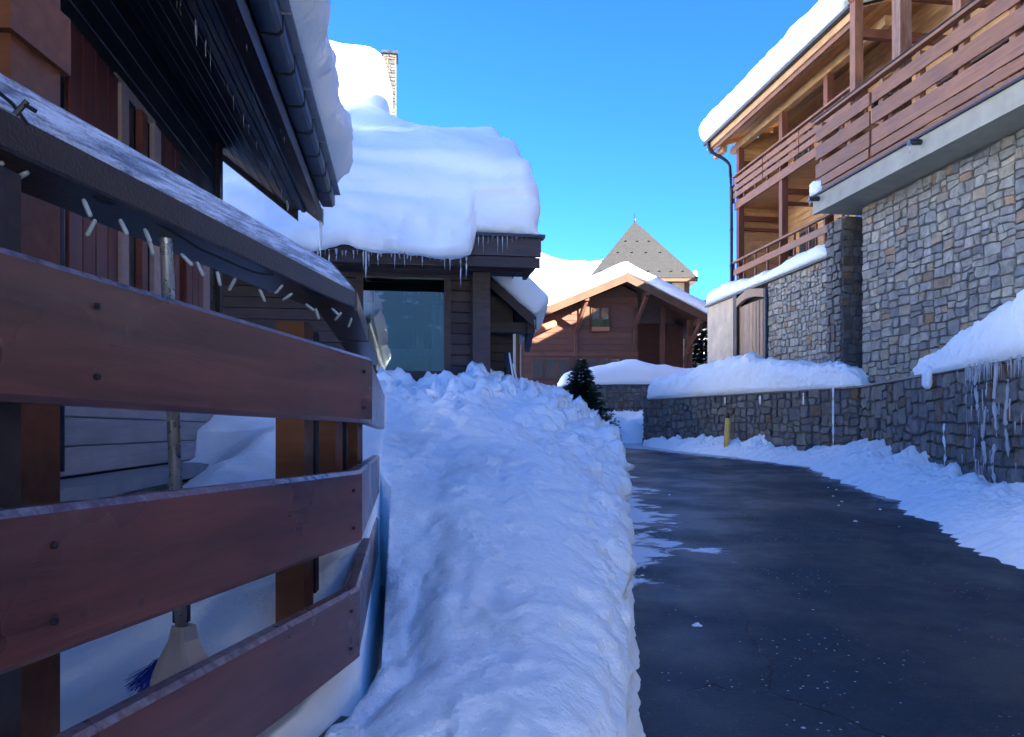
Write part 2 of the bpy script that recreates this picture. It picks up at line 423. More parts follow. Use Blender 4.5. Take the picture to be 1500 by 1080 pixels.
# ------------------------------------------------------------------ ground, road, hills
def road_z(y): return .045 * max(-12, min(26, y))
def ground_z(x, y):
    z = road_z(y) - .03
    z += 2.1 * smooth01((y - 26.6) / 2.5) * 1.0
    z += .012 * max(0, min(700, y - 40))
    return z
def axis(lst):
    out = []
    for a, b, n in lst: out += [a + (b - a) * k / n for k in range(n)]
    return out + [lst[-1][1]]
xs = axis([(-4000, -200, 12), (-200, -20, 12), (-20, 25, 30), (25, 200, 12), (200, 4000, 12)])
ys = axis([(-4000, -200, 12), (-200, -12, 8), (-12, 40, 60), (40, 200, 16), (200, 1400, 14), (1400, 4000, 6)])
mb = MB(); mb.grid([[Vector((x, y, ground_z(x, y))) for x in xs] for y in ys])
tag(mb.build('ground', M['snow'], smooth=True, recalc=False), kind='structure')

# road
def bank_xr(y): return lerp_tab([(0, .02), (1.5, .20), (3.5, .515), (6, .85), (9, 1.22), (13, 1.56), (16, 1.75), (19, 1.75), (21, 1.3), (23, .2)], y)
NWALL = [Vector((6.3, 6.0, 0)), Vector((7.87, 16.9, 0)), Vector((4.28, 24.4, 0))]   # near end, kink, far end of the low wall
def wall_x(y):
    a, b, c = NWALL
    if y < b.y: return a.x + (b.x - a.x) * (y - a.y) / (b.y - a.y)
    return b.x + (c.x - b.x) * (y - b.y) / (c.y - b.y)
m, t, b = newmat('asphalt')
geo = N(t, 'ShaderNodeNewGeometry'); at = N(t, 'ShaderNodeAttribute', attribute_name='edge'); at2 = N(t, 'ShaderNodeAttribute', attribute_name='redge')
def tn(sc, det, ro=.6, vec=None, dist=0):
    n = N(t, 'ShaderNodeTexNoise', Scale=sc, Detail=det, Roughness=ro, Distortion=dist); t.links.new(vec or geo.outputs['Position'], n.inputs['Vector']); return n.outputs[0]
st = N(t, 'ShaderNodeMapping'); st.inputs['Scale'].default_value = (1.1, 1.6, 1); t.links.new(geo.outputs['Position'], st.inputs[0])
big = tn(.8, 6); grit = tn(75, 5, .8); mid = tn(9, 8, .7); streak = tn(2.3, 9, .68, st.outputs[0], .6)
base = mixc(t, (.003, .014, .022), (.014, .036, .050), maprange(t, math_(t, 'ADD', math_(t, 'MULTIPLY', big, .6), math_(t, 'MULTIPLY', mid, .4)), .34, .66))
base = mixc(t, base, (.040, .062, .078), maprange(t, grit, .52, .70, 0, .85))
base = mixc(t, base, (.042, .068, .088), math_(t, 'MULTIPLY', maprange(t, tn(1.9, 8, .72), .52, .70, 0, .55), maprange(t, grit, .40, .60, .25, 1)))
base = mixc(t, base, (.14, .165, .18), maprange(t, tn(34, 4, .75), .60, .70, 0, .6))
base = mixc(t, base, (.002, .004, .006), maprange(t, tn(22, 4, .75), .60, .72, 0, .8))
vo = N(t, 'ShaderNodeTexVoronoi', Scale=.42, feature='DISTANCE_TO_EDGE')
wv = N(t, 'ShaderNodeVectorMath', operation='ADD'); nz = N(t, 'ShaderNodeTexNoise', Scale=2.0, Detail=6.0); t.links.new(geo.outputs['Position'], nz.inputs['Vector'])
sc_ = N(t, 'ShaderNodeVectorMath', operation='SCALE'); sc_.inputs['Scale'].default_value = .55; t.links.new(nz.outputs['Color'], sc_.inputs[0])
t.links.new(geo.outputs['Position'], wv.inputs[0]); t.links.new(sc_.outputs[0], wv.inputs[1]); t.links.new(wv.outputs[0], vo.inputs['Vector'])
crack = math_(t, 'MULTIPLY', maprange(t, vo.outputs['Distance'], .002, .006, .8, 0), maprange(t, big, .45, .55))
base = mixc(t, base, (.006, .007, .008), crack)
# trodden snow left on the tarmac: along the bank, along the far kerb, and as scattered crumbs
sy_ = N(t, 'ShaderNodeSeparateXYZ'); t.links.new(geo.outputs['Position'], sy_.inputs[0])
e1 = math_(t, 'ADD', math_(t, 'ADD', maprange(t, at.outputs['Fac'], .1, 1.7, .38, -.18), maprange(t, sy_.outputs[1], 5.2, 7.2, -.4, 0)), math_(t, 'MULTIPLY', maprange(t, tn(.55, 3), .35, .65, -.30, .12), 1.0))
s1 = maprange(t, math_(t, 'ADD', streak, e1), .60, .68)
e2 = maprange(t, at2.outputs['Fac'], .9, 2.4, .30, -.3)
s2 = maprange(t, math_(t, 'ADD', streak, e2), .60, .72, 0, .8)
vc = N(t, 'ShaderNodeTexVoronoi', Scale=3.4); t.links.new(geo.outputs['Position'], vc.inputs['Vector'])
cr = math_(t, 'MULTIPLY', maprange(t, math_(t, 'ADD', vc.outputs['Distance'], math_(t, 'MULTIPLY', mid, .10)), .075, .10, 1, 0), maprange(t, tn(.9, 4), .50, .58))
vf = N(t, 'ShaderNodeTexVoronoi', Scale=16.0); t.links.new(geo.outputs['Position'], vf.inputs['Vector'])
cr2 = math_(t, 'MULTIPLY', maprange(t, vf.outputs['Distance'], .09, .13, .8, 0), maprange(t, tn(1.6, 4), .47, .58))
sn = math_(t, 'MAXIMUM', math_(t, 'MAXIMUM', s1, s2), math_(t, 'MAXIMUM', cr, cr2))
col = mixc(t, base, (.74, .77, .81), sn)
t.links.new(col, b.inputs['Base Color'])
wet = maprange(t, big, .38, .62, .30, .62)
rg = t.nodes.new('ShaderNodeMix'); t.links.new(sn, rg.inputs[0]); t.links.new(wet, rg.inputs[2]); rg.inputs[3].default_value = .65
t.links.new(rg.outputs[0], b.inputs['Roughness']); b.inputs['Specular IOR Level'].default_value = .2
bump(t, b, math_(t, 'ADD', math_(t, 'ADD', math_(t, 'MULTIPLY', grit, .5), math_(t, 'MULTIPLY', sn, .8)), math_(t, 'MULTIPLY', crack, -.8)), .5, .012)
M['asphalt'] = m
rows = []; e_l = []; e_r = []
for k in range(131):
    y = -6 + k * 31.8 / 130
    xl = bank_xr(y) - .6 if y < 20 else bank_xr(20) - .6 - 9 * smooth01((y - 20) / 3)
    xr = wall_x(y) + .05 if y < 24.35 else wall_x(24.35) + (y - 24.35) * 4
    r = []
    for j in range(41):
        x = xl + (xr - xl) * j / 40; r.append(Vector((x, y, road_z(y) + .006))); e_l.append(x - bank_xr(y)); e_r.append(wall_x(min(y, 24.4)) - x)
    rows.append(r)
mb = MB(); mb.grid(rows); road = mb.build('road', M['asphalt'], smooth=True, recalc=False)
for nm, dat in (('edge', e_l), ('redge', e_r)):
    a_ = road.data.attributes.new(nm, 'FLOAT', 'POINT'); a_.data.foreach_set('value', dat)
tag(road, kind='structure')

# mountain range far behind
m, t, b = newmat('mountain_snow'); geo = N(t, 'ShaderNodeNewGeometry')
n1 = N(t, 'ShaderNodeTexNoise', Scale=.012, Detail=9.0, Roughness=.7); n2 = N(t, 'ShaderNodeTexNoise', Scale=.05, Detail=6.0, Roughness=.75)
for n in (n1, n2): t.links.new(geo.outputs['Position'], n.inputs['Vector'])
rk = math_(t, 'MULTIPLY', maprange(t, n1.outputs[0], .44, .54), maprange(t, n2.outputs[0], .47, .55))
t.links.new(mixc(t, (.60, .61, .63), (.035, .035, .04), math_(t, 'MULTIPLY', rk, .97)), b.inputs['Base Color']); b.inputs['Roughness'].default_value = .8
bump(t, b, n2.outputs[0], .5, 6); M['mountain'] = m
def crest(px): return lerp_tab([(-2500, 330), (200, 330), (600, 338), (740, 352), (790, 366), (830, 380), (868, 384), (890, 378), (905, 362), (930, 400), (960, 455), (1040, 500), (1200, 520), (1600, 530), (4000, 540)], px)
mb = MB(); P = []
for i in range(70):
    y = 1000 + i * 22.0; r = []
    for j in range(221):
        x = -2600 + j * 5200 / 220; px = 750 + x / 1900 * FPX
        hc = (HZ - crest(px)) / FPX * 1900
        f = smooth01((y - 950) / 950) if y < 1900 else 1 - .35 * smooth01((y - 1900) / 640)
        q = Vector((x, y, 0)); rr = mn.ridged_multi_fractal(q * .0030, 1.0, 2.1, 6, 1.0, 2.0)
        z = hc * f + (rr - 1.1) * 48 * f * min(1, hc / 330) * (1 - .8 * math.exp(-((y - 1900) / 160) ** 2)) + 6 * f * mn.noise(q * .03)
        r.append(Vector((x, y, z - 4)))
    P.append(r)
mb.grid(P); tag(mb.build('mountain', M['mountain'], smooth=True, recalc=False), kind='structure')
m, t, b = newmat('bounce_slope'); geo = N(t, 'ShaderNodeNewGeometry'); n1 = N(t, 'ShaderNodeTexNoise', Scale=.09, Detail=8.0, Roughness=.7); t.links.new(geo.outputs['Position'], n1.inputs['Vector'])
t.links.new(mixc(t, (.68, .68, .68), (.16, .15, .12), maprange(t, n1.outputs[0], .58, .66)), b.inputs['Base Color']); b.inputs['Roughness'].default_value = .9; M['hill'] = m  # bright snow for the added slope that bounces sunlight
# unseen wooded slope behind the photographer, put in for the window's reflection
m, t, b = newmat('wooded_slope'); geo = N(t, 'ShaderNodeNewGeometry'); n1 = N(t, 'ShaderNodeTexNoise', Scale=.05, Detail=8.0, Roughness=.7); t.links.new(geo.outputs['Position'], n1.inputs['Vector'])
t.links.new(mixc(t, (.09, .15, .14), (.6, .62, .65), maprange(t, n1.outputs[0], .60, .68)), b.inputs['Base Color']); b.inputs['Roughness'].default_value = .9; M['slope'] = m
mb = MB(); P = []
for i in range(24):
    y = -420 - i * 30; r = []
    for j in range(80):
        x = -1300 + j * 2600 / 79; f = smooth01((-y - 400) / 600); r.append(Vector((x, y, -6 + f * (255 + 45 * mn.noise(Vector((x * .004, y * .004, 1)))))))
    P.append(r)
mb.grid(P, flip=True); tag(mb.build('unseen_hills', M['slope'], smooth=True, recalc=False), kind='structure')

# unseen snow slope added on the left, in full sun, to bounce light
mb = MB(); P = []
for i in range(60):
    x = -22 - i * 2.4; r = []
    for j in range(70):
        y = -170 + j * 3.6; tp = smooth01((y + 2) / 20) * smooth01((80 - y) / 50)
        r.append(Vector((x, y, -2.5 + tp * (85 * smooth01((-x - 15) / 120) + 2.5) + 2.0 * tp * mn.noise(Vector((x * .05, y * .05, 2))))))
    P.append(r)
mb.grid(P); tag(mb.build('unseen_hills', M['hill'], smooth=True, recalc=True), kind='structure')
# ------------------------------------------------------------------ right chalet
ch = thing('timber_chalet', RB(17, 0, 0), 'large chalet on the right with stone wall, concrete slab and timber balconies', 'chalet')
A0 = -16.0
def rbox(name, mat, a0, a1, b0, b1, z0, z1, parent=ch):
    q = MB(); q.fbox(FR, a0, a1, -b1, -b0, z0, z1); return q.build(name, mat, parent)
sw = rbox('stone_wall', M['mortar'], A0, 17.5, -.4, .47, .2, 6.74)
dR, nR = FR.d, -FR.r
def big_score(u, v): return 10 - abs(u - 2.4) if u < 5 else -u
stones(sw, RB(9.0, .47, 2.2), dR, nR, 8.5, 4.5, .29, .18, M['stone'], M['stone_i'], 300, 3, .008, (.015, .05), score=lambda u, v: -u)
slab = rbox('balcony_slab', M['slab'], A0, 18.2, -.35, 1.30, 6.742, 7.10)
rbox('slab_edge', M['slab'], A0, 18.21, 1.22, 1.315, 6.70, 6.78, ch)
rbox('slab_flashing', M['metal'], A0, 18.3, -.2, 1.36, 7.103, 7.14)
rbox('deck', M['brown'], A0, 18.15, -1.55, 1.28, 7.143, 7.26)
for a in (14.45, 17.95):
    q = MB(); q.tube([RB(a, 1.2, 7.02), RB(a, 1.55, 6.99)], .055, 10); q.build('spout', M['zinc'], ch)
    q = MB()
    for k in range(3): icicle(q, RB(a + .03 * k - .03, 1.52, 6.95), .10 + .12 * (k == 1), .014, k)
    q.build('icicle', M['ice'], ch, smooth=True)
BZ = [(8.66, 8.38), (8.27, 7.95), (7.84, 7.52)]
for a0, a1 in ((-6, .9), (1, 5.9), (6, 10.9), (11.0, 15.96), (16.04, 18.1)):
    for zt, zb in BZ: plank(ch, 'balcony_board', M['brown'], RB(a0, 1.27, (zt + zb) / 2), RB(a1, 1.27, (zt + zb) / 2), .045, zt - zb)
    plank(ch, 'bottom_board', M['brown'], RB(a0, 1.29, 7.38), RB(a1, 1.29, 7.38), .045, .20)
plank(ch, 'handrail', M['brown'], RB(-6, 1.26, 8.85), RB(18.15, 1.26, 8.85), .15, .07)
plank(ch, 'handrail_cap', M['metal'], RB(-6, 1.26, 8.897), RB(18.2, 1.26, 8.897), .19, .018, 0)
for zt, zb in BZ: plank(ch, 'balcony_board', M['brown'], RB(18.07, 1.24, (zt + zb) / 2), RB(18.07, 0, (zt + zb) / 2), .045, zt - zb)
for k in range(12):
    a = 17.98 - k * 1.12; plank(ch, 'rail_post', M['brown'], RB(a, 1.17, 7.26), RB(a, 1.17, 8.8), .13, .13)
for k in range(7):
    plank(ch, 'inner_baluster', M['brown'], RB(15.2 - k * .75, .2, 7.26), RB(15.2 - k * .75, .2, 8.55), .07, .07)
plank(ch, 'inner_handrail', M['brown'], RB(9, .2, 8.58), RB(15.4, .2, 8.58), .1, .06)
for a, mt, w_ in ((16.9, 'brown', .20), (15.38, 'brownw', .26), (13.75, 'brown', .20), (12.2, 'brownw', .26), (10.2, 'brown', .2)):
    plank(ch, 'post', M[mt], RB(a, 1.02, 7.26), RB(a, 1.02, 12.3), w_, w_)
    plank(ch, 'tie_beam', M['redw'], RB(a, 1.0, 10.35), RB(a, -1.6, 10.35), .14, .2)
    plank(ch, 'brace', M['redw'], RB(a, 1.02, 11.0), RB(a, 1.95, 12.1), .12, .14)
# far wing: inner wall of planks, galleries, posts
z = 6.15; k = 0
rbox('wall_core', M['honey'], 10, 24.95, -1.9, -1.62, 5.6, 11.85)
while z < 11.7:
    plank(ch, 'wall_plank', M['honey'], RB(18.7, -1.6, z + .095), RB(24.95, -1.6, z + .095), .05, .185); z += .19
z = 7.30
while z < 12.2:
    plank(ch, 'wall_plank', M['honey'], RB(8.4, -1.6, z + .095), RB(18.68, -1.6, z + .095), .05, .185); z += .19
for k in range(26):                                          # gable end wall seen through the gallery
    plank(ch, 'end_plank', M['honey'], RB(24.96, -1.62, 6.22 + .19 * k), RB(24.96, -6.5, 6.22 + .19 * k), .05, .185)
for k in range(27):
    plank(ch, 'screen_plank', M['honey'], RB(25.06, -.14, 6.25 + .19 * k), RB(25.06, -1.58, 6.25 + .19 * k), .05, .185)
for b_, zz in ((-.75, 11.38), (-1.25, 11.56)): plank(ch, 'screen_plank', M['honey'], RB(25.06, b_, zz), RB(25.06, -1.58, zz), .05, .185)
for (zf, tag_) in ((8.98, 'u'), (6.05, 'l')):
    rbox('gallery_floor', M['honey'], 18.45, 25.05, -1.57, .02, zf - .06, zf + .10)
    plank(ch, 'gallery_fascia', M['redw'] if 0 else M['brown'], RB(18.45, .06, zf + .01), RB(25.1, .06, zf + .01), .06, .26)
def rail(a0, a1, b, zs, h, mat):
    for zc in zs: plank(ch, 'gallery_board', mat, RB(a0, b, zc), RB(a1, b, zc), .04, h)
for a0, a1 in ((18.5, 20.9), (20.94, 23.0), (23.04, 25.05)): rail(a0, a1, .13, (9.30, 9.53, 9.76), .165, M['brown'])
plank(ch, 'gallery_handrail', M['brown'], RB(18.45, .12, 9.94), RB(25.1, .12, 9.94), .12, .06)
rail(18.6, 25.05, .13, (6.78,), .2, M['brown']); plank(ch, 'gallery_handrail', M['brown'], RB(18.5, .12, 7.12), RB(25.1, .12, 7.12), .1, .07)
for a in [18.9 + .78 * k for k in range(9)]:
    plank(ch, 'gallery_picket', M['redw'], RB(a, .09, 9.1), RB(a, .09, 9.9), .06, .06); plank(ch, 'gallery_picket', M['redw'], RB(a, .09, 6.2), RB(a, .09, 7.09), .06, .06)
for a in (24.93, 22.1, 19.75):
    plank(ch, 'post', M['redw'], RB(a, -.04, 6.15), RB(a, -.04, 8.92), .19, .19); plank(ch, 'post', M['redw'], RB(a, -.04, 9.08), RB(a, -.04, 10.9), .19, .19)
    for zz in (10.35, 8.55): plank(ch, 'tie_beam', M['redw'], RB(a, -.1, zz), RB(a, -1.6, zz), .12, .16)
    plank(ch, 'tie_beam', M['redw'], RB(a, -.1, 8.2), RB(a, -1.6, 8.2), .1, .1)
plank(ch, 'eave_beam', M['honey'], RB(17.3, -.04, 10.95), RB(25.5, -.04, 10.95), .2, .22)
# windows, doors, lamps on the inner wall
def rwin(a0, a1, z0, z1, door=False):
    q = MB(); q.fbox(FR, a0, a1, 1.53, 1.60, z0, z1); f = q.build('door' if door else 'window', M['redw'], ch)
    q = MB(); q.fbox(FR, a0 + .09, a1 - .09, 1.515, 1.528, z0 + (.8 if door else .09), z1 - .09); q.build('pane', M['glass'], f)
    q = MB(); q.fbox(FR, (a0 + a1) / 2 - .025, (a0 + a1) / 2 + .025, 1.50, 1.514, z0 + .09, z1 - .09); q.build('mullion', M['redw'], f)
for a0, a1, z0, z1, dd in ((23.1, 24.1, 9.7, 10.8, 0), (20.4, 21.3, 9.15, 10.9, 1), (21.6, 22.0, 9.8, 10.6, 0), (18.9, 19.6, 9.15, 10.8, 1), (22.9, 23.9, 6.3, 7.9, 1), (20.2, 20.9, 6.3, 8.3, 1), (19.2, 19.8, 6.3, 8.2, 1), (14.2, 15.0, 7.4, 9.6, 1), (16.0, 16.8, 8.3, 9.7, 0), (11.6, 13.0, 7.4, 9.6, 1)): rwin(a0, a1, z0, z1, dd)
for a, z in ((24.4, 7.35), (21.55, 7.55), (20.0, 10.3), (22.35, 10.1)):
    q = MB(); q.fbox(FR, a - .05, a + .05, 1.44, 1.58, z - .11, z + .11); f = q.build('wall_lamp', M['metal'], ch)
    q = MB(); q.fbox(FR, a - .065, a + .065, 1.42, 1.575, z + .112, z + .13); q.build('lamp_lid', M['metal'], f)
# roofs
def slope(name, mat, a0, a1, b0, z0, b1, z1, th, parent):
    q = MB(); pts = []
    for dz in (-th, 0): pts += [RB(a0, b0, z0 + dz), RB(a0, b1, z1 + dz), RB(a1, b1, z1 + dz), RB(a1, b0, z0 + dz)]
    q.hexa(pts); return q.build(name, mat, parent)
roof = slope('roof', M['metal'], 17.3, 25.6, .80, 11.22, -5, 13.1, .05, ch)
slope('roof', M['metal'], 17.3, 25.6, -5.01, 13.1, -11, 11.0, .05, ch)
slope('roof', M['metal'], A0, 17.2, 2.1, 12.35, -5, 18.3, .06, ch); slope('roof', M['metal'], A0, 17.2, -5.01, 18.3, -12, 12.5, .06, ch)
for k in range(8):                                           # soffit boards of the far wing
    b0 = .72 - k * .30; zz = lambda b: 11.14 + (.80 - b) * (13.1 - 11.22) / 5.8
    plank(ch, 'soffit_board', M['honey'], RB(17.3, b0 - .14, zz(b0 - .14)), RB(25.55, b0 - .14, zz(b0 - .14)), .285, .03, up=(dR.cross(RB(0, 0, 1.88) - RB(0, 5.8, 0))).normalized() * -1)
plank(ch, 'fascia', M['honey'], RB(17.3, .80, 11.06), RB(25.6, .80, 11.06), .05, .19)
plank(ch, 'fascia', M['brown'], RB(17.3, .74, 10.93), RB(25.6, .74, 10.93), .05, .16)
for b_ in (.45, -.5):
    plank(ch, 'purlin_end', M['honey'], RB(25.0, b_, 10.9 - b_ * .1), RB(25.75, b_, 10.9 - b_ * .1), .16, .2)
q = MB(); q.tube([RB(17.3, .89, 11.2), RB(25.65, .89, 11.2)], .065, 10); q.build('gutter', M['metal'], ch)
q = MB(); q.tube(chaikin([RB(25.35, .89, 11.16), RB(25.35, .86, 10.86), RB(25.2, .30, 10.55), RB(25.16, .16, 10.2), RB(25.16, .16, 6.0)], 2), .055, 8); dp = q.build('downpipe', M['metal'], ch, smooth=True)
for zz in (9.6, 8.2, 7.0):
    q = MB(); q.tube([RB(25.16, .16, zz), RB(25.16, .16, zz + .06)], .068, 8); q.build('bracket', M['metal'], dp)
slope('verge_board', M['honey'], 25.56, 25.64, .80, 11.20, -5, 13.08, .22, ch)
rbox('body', M['honey'], A0, 24.9, -10, -1.95, .5, 11.0); rbox('body', M['honey'], A0, 17.0, -10, -1.65, 11.0, 12.4)
q = MB(); q.add([RB(17.0, -1.65, 12.3), RB(17.0, -5, 17.9), RB(17.0, -10, 13.8), RB(17.0, -10, 12.3)], [(0, 1, 2, 3)]); q.build('gable', M['honey'], ch, recalc=False)
q = MB(); q.add([RB(24.9, -.2, 10.9), RB(24.9, -5, 12.9), RB(24.9, -10, 11.1), RB(24.9, -10, 10.5)], [(0, 1, 2, 3)]); q.build('gable', M['honey'], ch, recalc=False)
q = MB(); q.fbox(FR, -2, 1.2, 6, 7.5, 14, 19.5); q.build('chimney', M['stonecap'], ch)

def roof_snow(name, label, fr_pts, th, r, step=.12, seed=0, amp=.05, parent=None):
    """fr_pts: eave start, eave end, ridge start; slab of snow lying on that slope"""
    a, b, c = [Vector(p) for p in fr_pts]; ex = (b - a); ey = (c - a); hx, hy = ex.length / 2, ey.length / 2
    ex.normalize(); ey.normalize(); ez = ex.cross(ey).normalized()
    if ez.z < 0: ez = -ez
    O = (a + b) / 2 + ey * hy + ez * (th / 2)
    f = lambda p: lump(p + Vector((seed, 0, 0)), amp, amp * .3, .9, 5)
    mb = rounded(O, ex, ey, ez, (hx, hy, th / 2), r, step, f)
    o = mb.build(name, M['snow_soft'], parent, weld=True, smooth=True, recalc=True)
    if label: tag(o, label, 'snow', 'snow lying on roofs', 'stuff')
    return o
roof_snow('roof_snow', 'thick snow slab on the long eave of the right chalet', (RB(17.4, .98, 11.2), RB(25.85, .98, 11.2), RB(17.4, -4.9, 13.1)), .70, (.28, .22, .36), .14, 3, .05)
roof_snow('roof_snow', 'snow on the tall near roof of the right chalet above the frame', (RB(A0, 2.0, 12.4), RB(17.1, 2.0, 12.4), RB(A0, -4.9, 18.2)), .6, (.28, .22, .3), .5, 5, .04)
q = rounded(RB(18.1, 1.22, 7.29), dR, nR, Vector((0, 0, 1)), (.28, .13, .17), (.16, .12, .15), .03, lambda p: lump(p, .05, .02, 4, 14))
tag(q.build('snow_clump', M['snow'], weld=True, smooth=True), 'clump of snow left on the corner of the concrete balcony slab', 'snow', None, 'stuff')
# unseen block added behind the chalet to keep the valley hut half in shade
LNK = 1
wg = thing('shade_chalet', (18, 33, 0), 'unseen chalet added behind the timber chalet to shade the valley hut', 'chalet')
q = MB(); q.hexa([Vector(p) for p in ((15.2, 27.4, 1), (24, 27.4, 1), (24, 44, 1), (15.2, 44, 1), (15.2, 27.4, 13), (24, 27.4, 13), (24, 44, 13), (15.2, 44, 13))]); q.build('wall', M['honey'], wg)
q = MB(); q.hexa([Vector(p) for p in ((12.6, 27.3, 1), (15.1, 27.3, 1), (15.1, 34, 1), (12.6, 34, 1), (12.6, 27.3, 11.9), (15.1, 27.3, 11.9), (15.1, 34, 11.9), (12.6, 34, 11.9))]); q.build('shade_wing', M['honey'], wg)
q = MB(); q.add([Vector(p) for p in ((14.6, 27.0, 12.6), (19.6, 27.0, 15.6), (24.6, 27.0, 12.6), (14.6, 44.4, 12.6), (19.6, 44.4, 15.6), (24.6, 44.4, 12.6))], [(0, 2, 1), (3, 4, 5), (0, 1, 4, 3), (1, 2, 5, 4), (0, 3, 5, 2)]); q.build('roof', M['snow_soft'], wg)

# ------------------------------------------------------------------ terrace wall under the far wing: stone, pier, gate, pale wall
tw = thing('terrace_wall', RB(20, .5, 0), 'stone terrace wall with pier, brown plank gate and pale end panel below the galleries', 'wall')
q = MB(); q.fbox(FR, 18.3, 22.0, -.47, .6, 1.6, 5.85); q.build('core', M['mortar'], tw)
q = MB(); q.fbox(FR, 18.3, 18.9, -.40, .6, 5.86, 6.74); q.build('pier_core', M['mortar'], tw)
stones(tw, RB(18.93, .47, 2.9), dR, nR, 3.05, 2.93, .19, .165, M['stone'], M['stone_i'], 210, 11, .008, (.015, .045))
stones(tw, RB(18.28, .47, 2.6), dR, nR, .64, 4.1, .24, .20, M['stone_d'], M['stone_di'], 60, 12, .008, (.05, .09), name='pier_stone')
stones(tw, RB(18.3, -.2, 2.6), FR.r * -1, -dR, .70, 4.1, .30, .22, M['stone_d'], M['stone_di'], 60, 14, .008, (.015, .03), name='pier_stone')
q = MB(); q.fbox(FR, 17.5, 18.3, .30, .34, 2.0, 6.7); q.build('recess', M['mortar'], tw)
q = MB(); q.fbox(FR, 18.85, 26.45, -.56, -.3, 5.855, 5.90); q.build('coping', M['stonecap'], tw)
for k in range(9):
    a = 22.12 + .2 * k; bb = .50 + .05 * math.sin(math.pi * (k + .5) / 9)
    plank(tw, 'gate_plank', M['gate'], RB(a + .1, bb - .06, 2.3), RB(a + .1, bb - .06, 5.45), .04, .185, up=tuple(dR))
pts = [RB(22.1 + 1.8 * k / 8, .54 + .05 * math.sin(math.pi * k / 8), 5.50 + .13 * math.sin(math.pi * k / 8) + .06) for k in range(9)]
q = MB()
G = []
for p in pts:
    G.append([p + nR * -.08 + Vector((0, 0, -.1)), p + nR * .04 + Vector((0, 0, -.1)), p + nR * .04 + Vector((0, 0, .14)), p + nR * -.08 + Vector((0, 0, .14))])
q.grid(G, close=True); q.build('arched_lintel', M['gate'], tw)
plank(tw, 'gate_post', M['dark'], RB(24.03, .46, 2.3), RB(24.03, .46, 5.84), .22, .26)
q = MB(); q.fbox(FR, 24.16, 26.4, -.47, -.2, 2.0, 5.85); q.build('pale_panel', M['pale'], tw)
q = MB(); q.fbox(FR, 22.0, 24.0, -.40, -.3, 2.0, 5.85); q.build('backing', M['black'], tw)
q = MB(); q.tube([RB(21.98, .57, 2.4), RB(21.98, .57, 5.7)], .045, 8); q.build('downpipe', M['zinc'], tw)
def mound(name, label, path, hw0, hw1, hfun, mat, n=24, step=.1, amp=(.05, .02), drop=.0, seed=0, lean=0, grp='snow lying on walls', s=(1.6, 7), closed_ends=True):
    """snow lying along a path: hw0 = reach to the left of travel, hw1 = to the right, hfun(t) height"""
    L = sum((b - a).length for a, b in zip(path, path[1:])); m_ = max(8, int(L / step)); pts = resample(path, m_); P = []
    for i, p in enumerate(pts):
        tt = i / (m_ - 1); d = (pts[min(i + 1, m_ - 1)] - pts[max(i - 1, 0)]); d.z = 0; d.normalize(); sd = Vector((d.y, -d.x, 0))
        e = min(1, min(tt, 1 - tt) * L / .35) if closed_ends else 1; e = max(.001, e); e = math.sqrt(1 - (1 - e) ** 2)
        h = hfun(tt) * e; r = []
        for j in range(n + 1):
            ph = math.pi * j / n; cx = -math.cos(ph); k = abs(cx) ** .75 * (1 if cx > 0 else -1)
            off = (k * ((hw1(tt) if callable(hw1) else hw1) if k > 0 else (hw0(tt) if callable(hw0) else hw0))) * (.55 + .45 * e); zz = h * math.sin(ph) ** .7
            r.append(p + sd * (off + lean * zz) + Vector((0, 0, zz - drop * (abs(cx) > .93))))
        P.append(r)
    def f(q, i, j):
        w_ = math.sin(math.pi * j / n) ** .5 if 0 < j < n else 0
        return w_ * lump(Vector(q) + Vector((seed * 3.1, 0, 0)), amp[0], amp[1], *s)
    P = displace(P, f, 1)
    mb = MB(); mb.grid(P); mb.f.append(tuple(range(n + 1))); mb.f.append(tuple((m_ - 1) * (n + 1) + k for k in range(n + 1))[::-1])
    for i in range(m_ - 1): mb.f.append((i * (n + 1) + n, i * (n + 1), (i + 1) * (n + 1), (i + 1) * (n + 1) + n))
    o = mb.build(name, mat, smooth=True)
    return tag(o, label, 'snow', grp, 'stuff')
mound('wall_snow', 'smooth snow on the coping of the terrace wall below the galleries', [RB(18.75, .2, 5.9), RB(26.4, .2, 5.9)], .42, .42, lambda t_: .36 + .10 * math.sin(9 * t_) + .12 * (t_ > .45) , M['snow_soft'], 18, .1, (.06, .012), seed=2)

# ------------------------------------------------------------------ low wall along the road (two straight runs)
N0, K0, E0 = NWALL; ZT = 2.55
def low_wall(nm_label, A, B, z0, tw_, th_, mat, matj, seed, score, e0, back_extra=.5):
    A = Vector((A.x, A.y, 0)); B = Vector((B.x, B.y, 0)); d = (B - A); L = d.length; d.normalize(); nrm = Vector((-d.y, d.x, 0))
    if nrm.x > 0: nrm = -nrm
    o = thing('retaining_wall', (A + B) / 2, nm_label, 'wall')
    def bx(n_, m_, o0, o1, za, zb, ext=0):
        q = MB(); A_, B_ = A - d * ext, B + d * ext
        q.hexa([A_ + nrm * o0 + Vector((0, 0, za)), B_ + nrm * o0 + Vector((0, 0, za)), B_ + nrm * o1 + Vector((0, 0, za)), A_ + nrm * o1 + Vector((0, 0, za)), A_ + nrm * o0 + Vector((0, 0, zb)), B_ + nrm * o0 + Vector((0, 0, zb)), B_ + nrm * o1 + Vector((0, 0, zb)), A_ + nrm * o1 + Vector((0, 0, zb))]); return q.build(n_, m_, o)
    bx('core', M['mortar'], 0, -.45, -.2, ZT)
    bx('coping', M['stonecap'], .075, -.50, ZT + .003, ZT + .045, .03)
    stones(o, A + Vector((0, 0, z0)), d, nrm, L, ZT - z0, tw_, th_, mat, matj, 300, seed, .011, (.025, .075), score=score)
    return o
